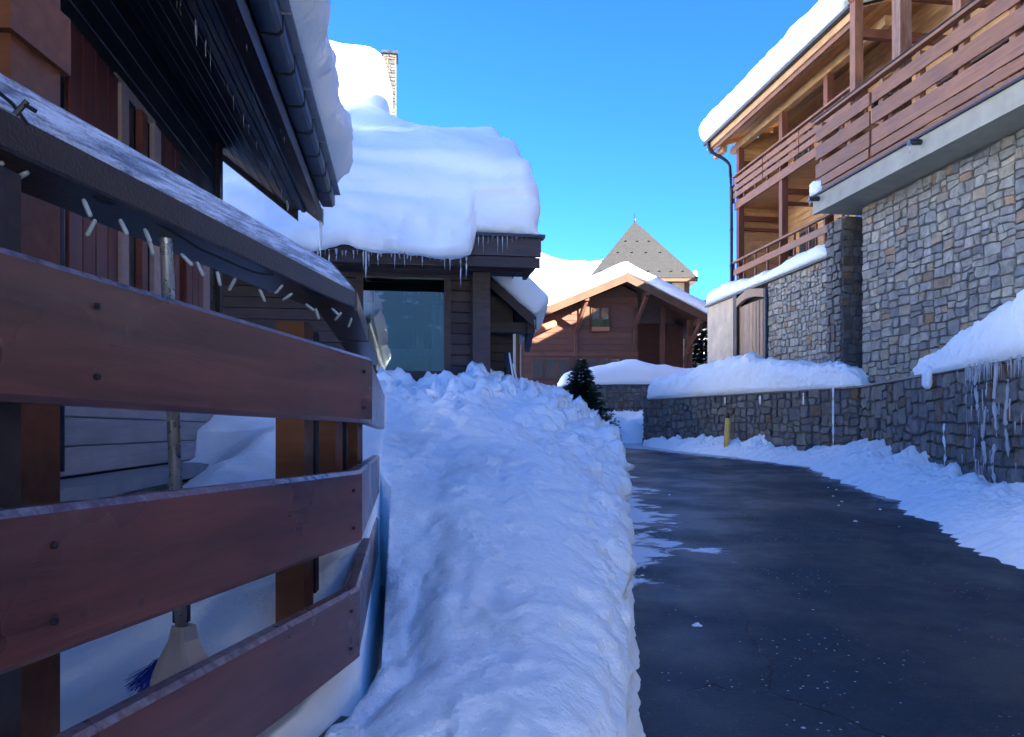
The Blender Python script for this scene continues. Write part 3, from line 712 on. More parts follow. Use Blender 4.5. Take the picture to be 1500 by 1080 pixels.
low_wall('near run of the low stone wall, streaked with ice, right of the road', N0, K0 + Vector((0, 0, 0)), .25, .29, .25, M['stone_d'], M['stone_di'], 21, lambda u, v: -u, 0)
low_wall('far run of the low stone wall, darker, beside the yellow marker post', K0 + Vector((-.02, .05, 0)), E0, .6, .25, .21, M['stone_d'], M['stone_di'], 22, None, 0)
# ledge ground behind it
q = MB(); q.add([Vector(p) for p in ((6.6, 5.5, 2.5), (8.1, 16.8, 2.5), (4.5, 24.6, 2.5), (5.0, 29, 2.5), (9.5, 29, 2.5), (12, 5.5, 2.5))], [(0, 1, 2, 3, 4, 5)]); tag(q.build('terrain', M['snow'], recalc=False), kind='structure')
dKE = (E0 - K0).normalized()
mound('wall_snow', 'long heap of snow on the far run of the low stone wall', [K0 + Vector((.10, .0, ZT + .03)), K0.lerp(E0, .25) + Vector((.4, .1, ZT + .03)), K0.lerp(E0, .6) + Vector((.55, .25, ZT + .03)), K0.lerp(E0, .995) + Vector((.42, .16, ZT + .03))], lambda t_: lerp_tab([(0, .16), (.25, .50), (.6, .70), (1, .54)], t_), .75, lambda t_: lerp_tab([(0, .30), (.12, .62), (.35, .82), (.48, 1.12), (.6, 1.08), (.8, .82), (.93, .72), (1, .62)], t_), M['snow'], 34, .05, (.11, .035), seed=4, s=(2.2, 7))
dNK = (K0 - N0).normalized(); pn = N0 + dNK * 7.3
mound('wall_snow', 'snow heap on the ledge above the icy near run of the low wall', [N0 + Vector((.8, 0, ZT + .02)), N0 + dNK * 3 + Vector((.7, 0, ZT + .02)), N0 + dNK * 5.6 + Vector((.5, 0, ZT + .02)), N0 + dNK * 8.0 + Vector((.16, 0, ZT + .02))], lambda t_: lerp_tab([(0, .9), (.38, .80), (.7, .60), (1, .22)], t_), .8, lambda t_: lerp_tab([(0, 1.5), (.45, 1.25), (.62, .95), (.75, .72), (.9, .45), (1, .28)], t_), M['snow'], 34, .05, (.10, .04), seed=6, s=(2.4, 8))
# ice on the wall
ic = thing('wall_ice', wall_x(10.8) * Vector((1, 0, 0)) + Vector((0, 10.8, 1)), 'frozen runs of ice and icicles streaming down the near low wall', 'ice')
rng = random.Random(5); nrmN = Vector((-dNK.y, dNK.x, 0))
def on_wall(y, off=.07): return Vector((wall_x(y), y, 0)) + nrmN * off
for k in range(120):
    y = rng.choice([rng.gauss(10.55, .35), rng.gauss(11.25, .3), rng.uniform(10, 12)]); zz = rng.choice([2.6, 2.6, rng.uniform(.8, 2.5), rng.uniform(.8, 2.5)]); L = rng.uniform(.08, .42)
    q = MB(); P = on_wall(y, rng.uniform(.06, .11)); icicle(q, (P.x, P.y, zz), L, rng.uniform(.005, .015), k); q.build('icicle', M['ice'], ic, smooth=True)
for y, zt, zb in ((10.72, 2.55, 1.5), (10.78, 1.4, .8), (10.4, 2.3, 1.2), (11.05, 1.9, 1.0), (11.3, 2.5, 1.9), (12.4, 1.7, 1.0), (17.5, 2.6, 1.15), (18.3, 2.5, 2.2), (19.6, 2.5, 2.25), (20.8, 2.5, 2.3)):
    pts = []; rs = []
    n_ = int((zt - zb) / .07) + 2
    for i in range(n_):
        f = i / (n_ - 1); P = on_wall(y + .04 * math.sin(7 * f + y), .075); 
        if y > 17: P = Vector((wall_x(y) - .09, y, 0)) + Vector((-.03, -.05, 0))
        pts.append(Vector((P.x, P.y, zt + (zb - zt) * f))); rs.append((.024 if y < 12 else .022) * rng.uniform(.45, 1.4) * (1 if f < .9 else .4))
    q = MB(); q.tube(pts, rs, 8); q.build('ice_run', M['ice'] if y < 12 else M['snow_soft'], ic, smooth=True)
q = rounded(on_wall(12.95, .13) + Vector((0, 0, 2.5)), dNK, nrmN, Vector((0, 0, 1)), (.10, .07, .2), (.09, .06, .15), .03, lambda p: lump(p, .02, .01, 5, 14))
tag(q.build('snow_clump', M['snow'], weld=True, smooth=True), 'tongue of snow hanging over the edge of the low wall', 'snow', None, 'stuff')
# ploughed snow along the foot of the wall
P = []; NY = 760; NX = 52
for i in range(NY):
    y = 4.5 + (24.2 - 4.5) * i / (NY - 1); xw = wall_x(y) - .04; z0 = road_z(y)
    wd = lerp_tab([(4.5, 1.9), (7, 2.0), (9.5, 1.75), (12, 1.55), (14.5, 1.45), (17, 1.35), (19, .95), (22, .75), (23.6, .4), (24.2, .15)], y)
    hw = lerp_tab([(4.5, .6), (8, .52), (10, .45), (11.5, .42), (13.2, .62), (14.2, .5), (16, .85), (17.2, .6), (18.2, .25), (19.2, .5), (21.5, .55), (23.2, .25), (24.2, .1)], y)
    sp = max(0, mn.noise(Vector((y * 1.9, 3.3, 0)))) ; sp2 = max(0, mn.noise(Vector((y * 4.6, 9.1, 0))))
    hw = .85 * hw * (.75 + 1.0 * sp + .5 * sp2); r = []
    for j in range(NX):
        f = j / (NX - 1)
        wd2 = .88 * wd * (1 + .16 * mn.noise(Vector((y * 1.7, .5, 7))) + .08 * mn.noise(Vector((y * 6, .5, 7))))
        x = xw - wd2 * f; prof = (1 - f) ** 1.5 * .8 + .2 * (1 - f)
        low = .14 * math.sin(math.pi * f) ** .8
        z = z0 - .03 + (hw * prof + low) * (1 if f < 1 else 0) + .03 * (1 - f ** 6)
        nzv = mn.noise(Vector((x * 3.2, y * 3.2, 0))) * .09 + (1 - 2 * abs(mn.noise(Vector((x * 9, y * 9, 2))))) * .045 + mn.noise(Vector((x * 22, y * 22, 5))) * .018
        r.append(Vector((x + .05 * mn.noise(Vector((x * 5, y * 5, 9))), y, z + nzv * (1 - f ** 5) * (.45 + 1.1 * (1 - f)))))
    P.append(r)
mb = MB(); mb.grid(P); tag(mb.build('snow_ridge', M['snow'], smooth=True, recalc=False), 'ploughed lumpy snow along the foot of the low stone wall', 'snow', 'ploughed snow beside the road', 'stuff')
rng = random.Random(9)
for k in range(22):                                          # loose crumbs on the tarmac
    if k < 9: y = rng.uniform(5, 14); x = wall_x(y) - rng.uniform(1.75, 2.5)
    elif k < 17: y = rng.uniform(4, 14); x = bank_xr(y) + rng.uniform(.05, .9)
    else: y = rng.uniform(4, 18); x = rng.uniform(bank_xr(y) + .5, wall_x(y) - 2)
    s_ = rng.uniform(.012, .034); q = rounded(Vector((x, y, road_z(y) + s_ * .25)), Vector((1, 0, 0)), Vector((0, 1, 0)), Vector((0, 0, 1)), (s_, s_ * .8, s_ * .42), (s_ * .95, s_ * .75, s_ * .4), s_ * .3, lambda p: .5 * s_ * mn.noise(p * 30) + .2 * s_ * mn.noise(p * 80))
    tag(q.build('snow_lump', M['snow'], weld=True, smooth=True), 'small loose lump of snow lying on the dark road', 'snow lump', 'loose snow lumps on the road')
# yellow marker post
yp = W(1090, 640, 20.3); yp.x = wall_x(20.3) - .42; yp.z = road_z(20.3)
o = thing('marker_post', yp, 'yellow snow marker post leaning at the foot of the low wall', 'post')
q = MB(); q.tube([yp + Vector((-.03, 0, 0)), yp + Vector((.0, .02, .55)), yp + Vector((.03, .05, 1.0))], [.085, .08, .075], 10); q.build('shaft', M['yellow'], o, smooth=True)
q = MB(); q.tube([yp + Vector((.03, .05, 1.0)), yp + Vector((.034, .055, 1.12)), yp + Vector((.036, .057, 1.16))], [.05, .045, .01], 10); q.build('cap', M['bark'], o, smooth=True)

# ------------------------------------------------------------------ wall beyond the bend, far bank, spruce
o = thing('retaining_wall', (4.5, 28, 2.2), 'short distant stone wall behind the small spruce at the bend', 'wall')
q = MB(); q.hexa([Vector(p) for p in ((1.9, 28, .8), (9, 28, .8), (9, 28.5, .8), (1.9, 28.5, .8), (1.9, 28, 3.4), (9, 28, 3.4), (9, 28.5, 3.4), (1.9, 28.5, 3.4))]); q.build('core', M['mortar'], o)
stones(o, (1.9, 28, 1.6), (1, 0, 0), (0, -1, 0), 4.2, 1.8, .24, .2, M['stone_d'], M['stone_di'], 120, 33, .011, (.02, .06))
mound('wall_snow', 'rounded snow on the distant wall behind the small spruce', [Vector((1.75, 28.4, 3.36)), Vector((4, 28.5, 3.42)), Vector((8.5, 28.5, 3.42))], .75, .62, lambda t_: lerp_tab([(0, .35), (.25, .62), (.42, .85), (.7, .5), (1, .4)], t_), M['snow_soft'], 24, .1, (.08, .012), seed=8, drop=.12)
P = []
for i in range(110):
    x = -2.5 + 11 * i / 109; r = []
    for j in range(30):
        f = j / 29; y = 25.4 + 2.5 * f - .10 * max(0, x - 3); h = 1.15 * smooth01(f / .6) ** .7 * (1 if x < 8 else 0) * (.82 + .35 * mn.noise(Vector((x * .9, 2, 0))))
        h += .20 * mn.noise(Vector((x * 2.2, y * 2.2, 4))) * min(1, f * 4) + .09 * (1 - 2 * abs(mn.noise(Vector((x * 6, y * 6, 1))))) * min(1, f * 4)
        r.append(Vector((x, y, road_z(y) - .05 + h)))
    P.append(r)
mb = MB(); mb.grid(P); tag(mb.build('snow_ridge', M['snow'], smooth=True, recalc=False), 'far ploughed snow bank across the bend of the road', 'snow', 'ploughed snow beside the road', 'stuff')

def spruce(name, base, H, rad, label, seed, snowy=0, layers=19, mats='needle'):
    rng = random.Random(seed); o = thing(name, base, label, 'tree', 'small spruces'); base = Vector(base)
    q = MB(); q.tube([base, base + Vector((.02, 0, H * .6)), base + Vector((0, 0, H))], [.05 * H / 2, .03 * H / 2, .006], 8); q.build('trunk', M['bark'], o, smooth=True)
    q = MB(); s_ = MB()
    for l in range(layers):
        f = l / (layers - 1); z = H * (.06 + .90 * f); R_ = rad * (1 - f) ** .8 + .04
        nb = int(14 - 7 * f)
        for k in range(nb):
            an = 2 * math.pi * (k + rng.random() * .7) / nb + l; L = R_ * rng.uniform(.65, 1.12); d = Vector((math.cos(an), math.sin(an), 0)); up = Vector((0, 0, 1)); sd = Vector((-d.y, d.x, 0))
            steps = max(4, int(L / .045)); 
            for i in range(steps):
                g = (i + .5) / steps; p = base + up * (z + L * (.45 * rng.uniform(.2, 1) * g - .55 * g * g)) + d * L * g
                for side in (-1, 1, 0):
                    for rep in range(3):
                        ln = (.09 + .15 * (1 - g)) * (H / 2) ** .5 * rng.uniform(.7, 1.3); v = (d * rng.uniform(.4, .9) + sd * side * rng.uniform(.5, 1) + up * rng.uniform(-.35, .25)).normalized() * ln
                        w_ = (up * .5 + d.cross(v).normalized() * .5 if side == 0 else up.cross(v)).normalized() * .014 * (H / 2) ** .5
                        q.add([p - w_, p + w_, p + v * .6 + w_ * .8, p + v, p + v * .6 - w_ * .8], [(0, 1, 2, 3, 4)])
                if snowy and rng.random() < snowy and g > .3:
                    c = p + up * .02; a = rng.uniform(.04, .09) * (H / 2) ** .5
                    s_.add([c + d * a, c + sd * a * .6, c - d * a, c - sd * a * .6, c + up * a * .45], [(0, 1, 4), (1, 2, 4), (2, 3, 4), (3, 0, 4), (3, 2, 1, 0)])
    q.build('crown', M[mats], o, recalc=False)
    if s_.v: tag(s_.build('snow_dust', M['snow_soft'], o, recalc=False, smooth=True), kind='stuff')
    return o
b0 = W(853, 612, 25.2); spruce('spruce_tree', (b0.x, 25.6, 1.75), 2.3, 1.25, 'small dark spruce standing in the snow bank at the bend', 3, .03)
spruce('spruce_tree', (10.1, 40, 3.4), 5.2, 1.5, 'snow-dusted spruce half hidden right of the valley hut', 5, .35)

# ------------------------------------------------------------------ valley hut with open gable, tower behind
hut = thing('gable_hut', (4.7, 37, 3.2), 'red-brown timber hut with wide snowy gable roof beyond the bend', 'hut')
YH = 36.9
def hbox(n_, m_, x0, x1, y0, y1, z0, z1, par=hut):
    q = MB(); q.hexa([Vector(p) for p in ((x0, y0, z0), (x1, y0, z0), (x1, y1, z0), (x0, y1, z0), (x0, y0, z1), (x1, y0, z1), (x1, y1, z1), (x0, y1, z1))]); return q.build(n_, m_, par)
AX, AZ = 5.42, 8.95; SLL = (AZ - 6.95) / (AX - .6); SLR = (AZ - 6.85) / (9.55 - AX)
def rz(x): return AZ - (AX - x) * SLL if x < AX else AZ - (x - AX) * SLR
core = MB(); core.add([Vector(p) for p in ((.35, YH + .03, 2.6), (6.15, YH + .03, 2.6), (6.15, YH + .03, rz(6.15) - .25), (AX, YH + .03, AZ - .25), (.35, YH + .03, rz(.35) - .2), (.35, 46, 2.6), (6.15, 46, 2.6), (6.15, 46, rz(6.15) - .25), (AX, 46, AZ - .25), (.35, 46, rz(.35) - .2))], [(0, 1, 2, 3, 4), (5, 9, 8, 7, 6), (0, 4, 9, 5), (1, 6, 7, 2), (2, 7, 8, 3), (3, 8, 9, 4), (0, 5, 6, 1)]); core.build('wall_core', M['hut'], hut)
z = 3.2
while z < 8.4:                                               # cladding
    x0, x1 = .30, 6.18
    zt = z + .3
    if rz(x0) - .3 < zt: x0 = AX - (AZ - .35 - zt) / SLL
    if zt > rz(x1) - .3: x1 = AX + (AZ - .35 - zt) / SLR
    if x1 - x0 > .4: plank(hut, 'wall_plank', M['hut'], (x0, YH, z + .145), (x1, YH, z + .145), .05, .28)
    z += .29
hbox('porch_back', M['hut'], 6.16, 9.0, 39.5, 39.6, 2.6, 7.2); hbox('porch_floor', M['hut'], 6.16, 9.2, 36.7, 39.5, 2.6, 3.5)
for x in (7.4, 8.75): plank(hut, 'porch_post', M['hut'], (x, 37.0, 3.4), (x, 37.0, rz(x) - .25), .22, .22)
plank(hut, 'porch_rail', M['hut'], (6.3, 37.0, 4.4), (8.7, 37.0, 4.4), .06, .12)
def hslope(n_, m_, x0, x1, y0, y1, up0, up1, par=hut):
    q = MB(); q.hexa([Vector(p) for p in ((x0, y0, rz(x0) + up0), (x1, y0, rz(x1) + up0), (x1, y1, rz(x1) + up0), (x0, y1, rz(x0) + up0), (x0, y0, rz(x0) + up1), (x1, y0, rz(x1) + up1), (x1, y1, rz(x1) + up1), (x0, y1, rz(x0) + up1))]); return q.build(n_, m_, par)
hslope('roof', M['hut'], .55, AX, 35.45, 46.5, -.12, 0); hslope('roof', M['hut'], AX, 9.6, 35.45, 46.5, -.12, 0)
hslope('fascia', M['hutf'], .5, AX, 35.36, 35.44, -.36, .02); hslope('fascia', M['hutf'], AX, 9.65, 35.36, 35.44, -.36, .02)
for x, top in ((3.55, .0), (6.45, 0), (9.0, 0)):
    plank(hut, 'purlin', M['hut'], (x, 35.5, rz(x) - .32), (x, 37, rz(x) - .32), .2, .28)
    plank(hut, 'brace', M['hut'], (x - .03, 35.75, rz(x) - .45), (x - .42 if x < 5 else x - .45, 36.85, rz(x) - 1.75), .16, .2)
    plank(hut, 'brace', M['hut'], (x - .42 if x < 5 else x - .45, 36.84, rz(x) - 1.7), (x - .42 if x < 5 else x - .45, 36.84, rz(x) - 3.0), .16, .16)
plank(hut, 'trim', M['hut'], (.3, YH - .06, 5.32), (6.2, YH - .06, 5.32), .08, .2); plank(hut, 'trim', M['hut'], (3.3, YH - .06, 6.55), (6.2, YH - .06, 6.55), .07, .12)
def hwin(x0, x1, z0, z1, div, box=False):
    f = hbox('window', M['hut'], x0, x1, YH - .10, YH - .03, z0, z1); w_ = (x1 - x0) / div
    for k in range(div): hbox('pane', M['glass_warm'], x0 + k * w_ + .06, x0 + (k + 1) * w_ - .06, YH - .125, YH - .104, z0 + .08, z1 - .08, f)
    return f
hwin(.95, 2.85, 4.1, 5.15, 3); hwin(3.15, 5.3, 4.35, 5.15, 4); hwin(3.88, 4.78, 6.65, 7.65, 2)
hbox('shutter', M['hutf'], 3.28, 3.80, YH - .10, YH - .04, 6.65, 7.65); hbox('shutter', M['hut'], 4.9, 6.0, YH - .10, YH - .04, 6.62, 7.7)
fb = hbox('flower_box', M['pot'], 3.9, 4.75, YH - .35, YH - .12, 6.42, 6.62)
q = MB(); rng = random.Random(4)
for k in range(160):
    c = Vector((rng.uniform(3.95, 4.7), YH - .23 + rng.uniform(-.1, .1), 6.62)); d = Vector((rng.uniform(-.1, .1), rng.uniform(-.1, .1), rng.uniform(.1, .42))); w_ = Vector((.03, .01, 0)); q.add([c - w_, c + w_, c + d + w_, c + d - w_], [(0, 1, 2, 3)])
q.build('plants', M['leaf'], fb, recalc=False)
roof_snow('roof_snow', 'sunlit snow on the left slope of the valley hut', (Vector((.5, 35.3, rz(.5) + .02)), Vector((.5, 46.4, rz(.5) + .02)), Vector((AX + .24, 35.3, AZ + .04 + .24 * SLL))), .55, (.15, .06, .2), .25, 7, .05)
roof_snow('roof_snow', 'shaded snow on the right slope of the valley hut', (Vector((9.6, 35.35, rz(9.6) + .02)), Vector((9.6, 46.4, rz(9.6) + .02)), Vector((AX - .24, 35.35, AZ + .04 + .24 * SLR))), .52, (.15, .06, .2), .25, 9, .05)
# rolled awning at the hut corner
a0, a1 = W(764, 492, 35.2), W(812, 474, 36.7); q = MB(); q.tube([a0, a1], .16, 12); aw = thing('rolled_awning', a0, 'orange rolled awning tube slanting out from the corner of the hut', 'awning'); q.build('roll', M['clay'], aw, smooth=True)
q = MB(); q.tube([a0 + Vector((0, 0, -.02)), Vector((a0.x, a0.y, 3.2))], .04, 8); q.build('support', M['metal'], aw)
# tower
tower = thing('slate_tower', (8.6, 52, 3.4), 'square tower with grey slate pyramid roof rising behind the hut', 'tower')
m, t, b = newmat('slate_roof'); tc = N(t, 'ShaderNodeNewGeometry'); sp = N(t, 'ShaderNodeSeparateXYZ'); t.links.new(tc.outputs['Position'], sp.inputs[0])
cx = N(t, 'ShaderNodeCombineXYZ'); t.links.new(math_(t, 'ADD', sp.outputs[0], sp.outputs[1]), cx.inputs[0]); t.links.new(sp.outputs[2], cx.inputs[1])
bk = N(t, 'ShaderNodeTexBrick', Scale=3.2); bk.inputs['Color1'].default_value = (.022, .022, .022, 1); bk.inputs['Color2'].default_value = (.031, .031, .03, 1); bk.inputs['Mortar'].default_value = (.012, .012, .012, 1); bk.inputs['Mortar Size'].default_value = .03
t.links.new(cx.outputs[0], bk.inputs['Vector']); t.links.new(bk.outputs[0], b.inputs['Base Color']); b.inputs['Roughness'].default_value = .6; bump(t, b, bk.outputs['Fac'], -.5, .03); M['slate'] = m
TX, TY, HW = 8.5, 52.0, 3.55; zE = EYE + (HZ - 407) / FPX * (TY - HW); zA = EYE + (HZ - 324) / FPX * TY
q = MB(); c4 = [Vector((TX + sx * HW, TY + sy * HW, zE)) for sx, sy in ((-1, -1), (1, -1), (1, 1), (-1, 1))]; q.add(c4 + [Vector((TX, TY, zA))], [(0, 1, 4), (1, 2, 4), (2, 3, 4), (3, 0, 4), (3, 2, 1, 0)]); tr = q.build('roof', M['slate'], tower, recalc=False)
def tbox(n_, m_, x0, x1, y0, y1, z0, z1, par=tower): return hbox(n_, m_, x0, x1, y0, y1, z0, z1, par)
tbox('fascia', M['hutf'], TX - HW + .05, TX + HW - .05, TY - HW + .05, TY + HW - .05, zE - .22, zE - .005)
tbox('shaft', M['cream'], TX - 3, TX + 3, TY - 3, TY + 3, 3, zE - .2)
for sx in (-1, 1):
    for off in (0, 1.15): tbox('corner_post', M['hutf'], TX + sx * (2.9 - off) - .16, TX + sx * (2.9 - off) + .16, TY - 3.1, TY - 2.9, 4, zE - .23)
tbox('window_band', M['hutf'], TX - 2.6, TX + 1.55, TY - 3.06, TY - 3.005, zE - 1.3, zE - .23)
q = MB(); q.tube([Vector((TX, TY, zA - .12)), Vector((TX, TY, zA + .1)), Vector((TX, TY, zA + .55))], [.10, .05, .012], 8); q.build('finial', M['zinc'], tower, smooth=True)
for row, n_ in ((.10, 8), (.42, 4), (.62, 3)):
    for k in range(n_):
        f = (k + .7) / (n_ + .4); hw = HW * (1 - row); P = Vector((TX - hw + 2 * hw * f, TY - hw - .05, zE + (zA - zE) * row + .05)); tbox('snow_hook', M['metal'], P.x - .05, P.x + .05, P.y - .03, P.y + .08, P.z - .02, P.z + .05, tr)
q = MB()
for sx in ():
    pass
q = rounded(Vector((TX + HW - .1, TY - 1.2, zE + .35)), Vector((0, 1, 0)), Vector((1, 0, 0)), Vector((0, 0, 1)), (1.8, .18, .25), (.2, .15, .2), .12, lambda p: lump(p, .06, .02, 2, 6)); tag(q.build('snow_clump', M['snow_soft'], weld=True, smooth=True), 'scrap of sunlit snow on the right edge of the slate tower roof', 'snow', None, 'stuff')
# small white house corner between centre house and hut
wh = thing('white_house', (.2, 22, 1), 'narrow white rendered house corner with downpipe beside the centre chalet', 'house')
hbox('wall', M['white'], -3.5, .12, 21.5, 26, .8, 4.62, wh); hbox('roof', M['dark'], -3.8, .42, 21.1, 26.4, 4.63, 4.8, wh)
q = MB(); q.tube([Vector((.16, 21.43, 1)), Vector((.16, 21.43, 4.6))], .05, 8); q.build('downpipe', M['hutf'], wh)
roof_snow('roof_snow', 'flat snow on the small white house', (Vector((-3.8, 21.15, 4.8)), Vector((.4, 21.15, 4.8)), Vector((-3.8, 26.3, 4.82))), .35, (.2, .2, .2), .25, 2, .04)

# ------------------------------------------------------------------ centre chalet
cc = thing('snowy_chalet', FC.p(0, -2, 1.6), 'dark timber chalet with big window under a huge roof of snow', 'chalet')
def cbox(n_, m_, a0, a1, c0, c1, z0, z1, par=cc):
    q = MB(); q.fbox(FC, a0, a1, c0, c1, z0, z1); return q.build(n_, m_, par)
cbox('wall_core', M['cdark'], .03, .12, -7.5, -1.78, 1.0, 4.9); cbox('wall_core', M['cdark'], .03, .12, -.33, .30, 1.0, 4.9); cbox('wall_core', M['cdark'], .03, .12, -1.78, -.33, 1.0, 2.45); cbox('wall_core', M['cdark'], .03, .12, -1.78, -.33, 4.1, 4.9)
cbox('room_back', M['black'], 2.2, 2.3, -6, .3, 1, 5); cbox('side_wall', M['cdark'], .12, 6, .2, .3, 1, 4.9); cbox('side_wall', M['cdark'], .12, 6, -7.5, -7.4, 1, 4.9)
z = 1.6
while z < 4.5:
    if z + .19 < 2.46 or z > 4.08: segs = [(-7.4, .3)]
    else: segs = [(-7.4, -1.78), (-.34, .3)]
    for c0, c1 in segs: plank(cc, 'wall_plank', M['cdark'], FC.p(0, c0, z + .085), FC.p(0, c1, z + .085), .05, .16)
    z += .17
wf = cbox('window', M['cdark'], -.05, .02, -1.80, -.32, 2.42, 2.53)
for a in ((-1.80, -1.69, 2.53, 4.0), (-.43, -.32, 2.53, 4.0), (-1.80, -.32, 4.0, 4.1)): cbox('frame', M['cdark'], -.05, .02, *a, wf)
cbox('pane', M['pane'], -.01, -.002, -1.69, -.43, 2.531, 3.998, wf)
for c0, c1 in ((-1.69, -1.52), (-.62, -.43)):
    G = []
    for k in range(30):
        f = k / 29; G.append([FC.p(.18 + .03 * math.sin(f * 22), c0 + (c1 - c0) * f, zz) for zz in (2.5, 4.0)])
    q = MB(); q.grid(G); q.build('curtain', M['curtain'], wf, smooth=True, recalc=False)
cbox('soffit_reflection', M['black'], .14, .16, -1.69, -.43, 3.62, 4.0, wf)  # black strip painting the soffit's dark reflection across the glass top
cbox('reflection_panel', M['curtain'], .35, .40, -1.69, -.43, 2.4, 2.92, wf)  # added pale panel in place of the lighter lower reflection
pp = thing('reflected_grass', FC.p(.28, -.85, 2.45), 'tuft of tall dry golden grass behind the window of the dark chalet', 'plant')  # grass seen as a reflection, modelled as a tuft added behind the glass
q = MB(); rng = random.Random(8)
for k in range(150):
    c = FC.p(.22 + rng.uniform(0, .1), -.85 + rng.gauss(0, .16), 2.45); hgt = rng.uniform(.2, .45) + (.45 * rng.random() if abs((c - FC.p(.22, -.85, 2.45)).x) < .1 else 0); d = Vector((rng.gauss(0, .06), 0, hgt)); w_ = FC.r * .006; q.add([c - w_, c + w_, c + d * .7 + w_, c + d, c + d * .7 - w_], [(0, 1, 2, 3, 4)])
q.build('blades', M['reed'], pp, recalc=False)
cbox('column', M['cdark'], -.35, -.08, .0, .27, 1.2, 4.05)
cbox('eave_beam', M['cdark'], -.42, -.05, -7.4, .9, 4.06, 4.3)
# roof deck, soffit, fascia
def cslope(n_, m_, c0, c1, a0, z0, a1, z1, th, par=cc):
    q = MB(); pts = []
    for dz in (-th, 0): pts += [FC.p(a0, c0, z0 + dz), FC.p(a0, c1, z0 + dz), FC.p(a1, c1, z1 + dz), FC.p(a1, c0, z1 + dz)]
    q.hexa(pts); return q.build(n_, m_, par)
RS = .62
cslope('roof', M['dark'], -7.6, .86, -1.06, 4.42, 3.2, 4.42 + 4.26 * RS, .1); cslope('roof', M['dark'], -7.6, .86, 3.21, 4.42 + 4.26 * RS, 7.4, 4.42, .1)
cbox('fascia', M['cdark'], -1.13, -1.07, -7.6, .93, 4.14, 4.40); cbox('fascia', M['cdark'], -1.10, -1.065, -7.6, .92, 3.98, 4.13)
cbox('eave_return', M['cdark'], -1.06, -.2, .80, .86, 3.98, 4.38); cbox('soffit', M['cdark'], -1.06, 0, -7.5, .80, 4.31, 4.34)
cbox('gutter_cap', M['metal'], -1.20, -1.0, -.15, .98, 4.405, 4.45)
q = MB(); q.add([FC.p(.02, .86, 4.3), FC.p(3.2, .86, 6.9), FC.p(6.3, .86, 4.3)], [(0, 1, 2)]); q.build('gable', M['cdark'], cc, recalc=False)
chm = cbox('chimney', M['mortar'], 7.5, 8.0, -1.58, -1.25, 6.0, 11.22)
cbox('chimney_cap', M['zinc'], 7.45, 8.05, -1.63, -1.20, 11.225, 11.30, chm)
stones(chm, FC.p(7.5, -1.58, 9.0), FC.r, -FC.d, .33, 2.2, .17, .08, M['stone_c'], M['stone_ci'], 60, 41, .006, (.012, .03))
# snow on the main slope, lofted along the eave
def cprof(c):
    e = max(0, min(1, (.90 - c) / .30)); e = math.sqrt(max(0, 1 - (1 - e) ** 2)); drp = smooth01((-.05 - c) / .12)      # rounding at the gable end; droop over the gutter
    bot = 4.455 - .34 * drp; fr = -1.13 - .13 * drp; T = .30 + .70 * e
    rid = 7.62 + .08 * math.sin(c * 1.7) + .42 * smooth01((-.5 - c) / 1.1)
    pr = [(-1.06, 4.42), (fr + .04, bot - .005), (fr - .06, bot + .10), (fr - .07, bot + .45), (-1.22, 5.12), (-1.0, 5.66), (-.32, 6.16), (.9, 6.62), (2.0, 7.25), (2.7, 7.55 + (rid - 7.6) * .5), (3.2, rid), (3.9, rid - .1), (4.4, 6.6)]
    base = lambda a: 4.43 + RS * max(0, min(a + 1.06, 4.26)) if a < 3.2 else 4.43 + RS * 4.26 - RS * (a - 3.2)
    out = []
    for k, (a, z) in enumerate(pr):
        if k > 1: zb = base(a) if a > -1.06 else bot; z = zb + (z - zb) * (T if z > zb else 1); a = a + (max(a, -1.0) - a) * (1 - e)
        out.append(Vector((a, 0, z)))
    lo = chaikin(out[:6], 2); up_ = chaikin([lo[-2] * .5 + lo[-1] * .5] + out[5:], 2)
    return resample(lo[:-1] + [up_[0]], 30) + resample(up_, 43)[1:]
P = []; c = -7.6; cs = []
while c < .55: cs.append(c); c += .055
cs += [.60 + .30 * k / 14 for k in range(15)]
for c in cs: P.append([FC.p(q_.x, c, q_.z) for q_ in cprof(c)])
P = displace(P, lambda q_, i, j: (0 if j < 2 or j > 69 else 1) * (.075 * fbm(q_, .9, 3) + .022 * smooth01((6.2 - q_[2]) / .8) * math.sin(q_[2] * 15 + 4 * mn.noise(Vector(q_) * .8)) + .05 * (1 - 2 * abs(mn.noise(Vector((q_[0] * 1.2, q_[1] * 1.2, q_[2] * 3.5))))) * smooth01((5.6 - q_[2]) / .8) + (.045 * mn.noise(Vector(q_) * 3.1) + .025 * (1 - 2 * abs(mn.noise(Vector(q_) * 7)))) * max(.12, smooth01((5.1 - q_[2]) / .7))), 1)
mb = MB(); mb.grid(P); mb.f.append(tuple((len(P) - 1) * 72 + k for k in range(72))); tag(mb.build('roof_snow', M['snow_soft'], smooth=True), 'huge rounded snow load on the roof of the dark centre chalet', 'snow', 'snow lying on roofs', 'stuff')
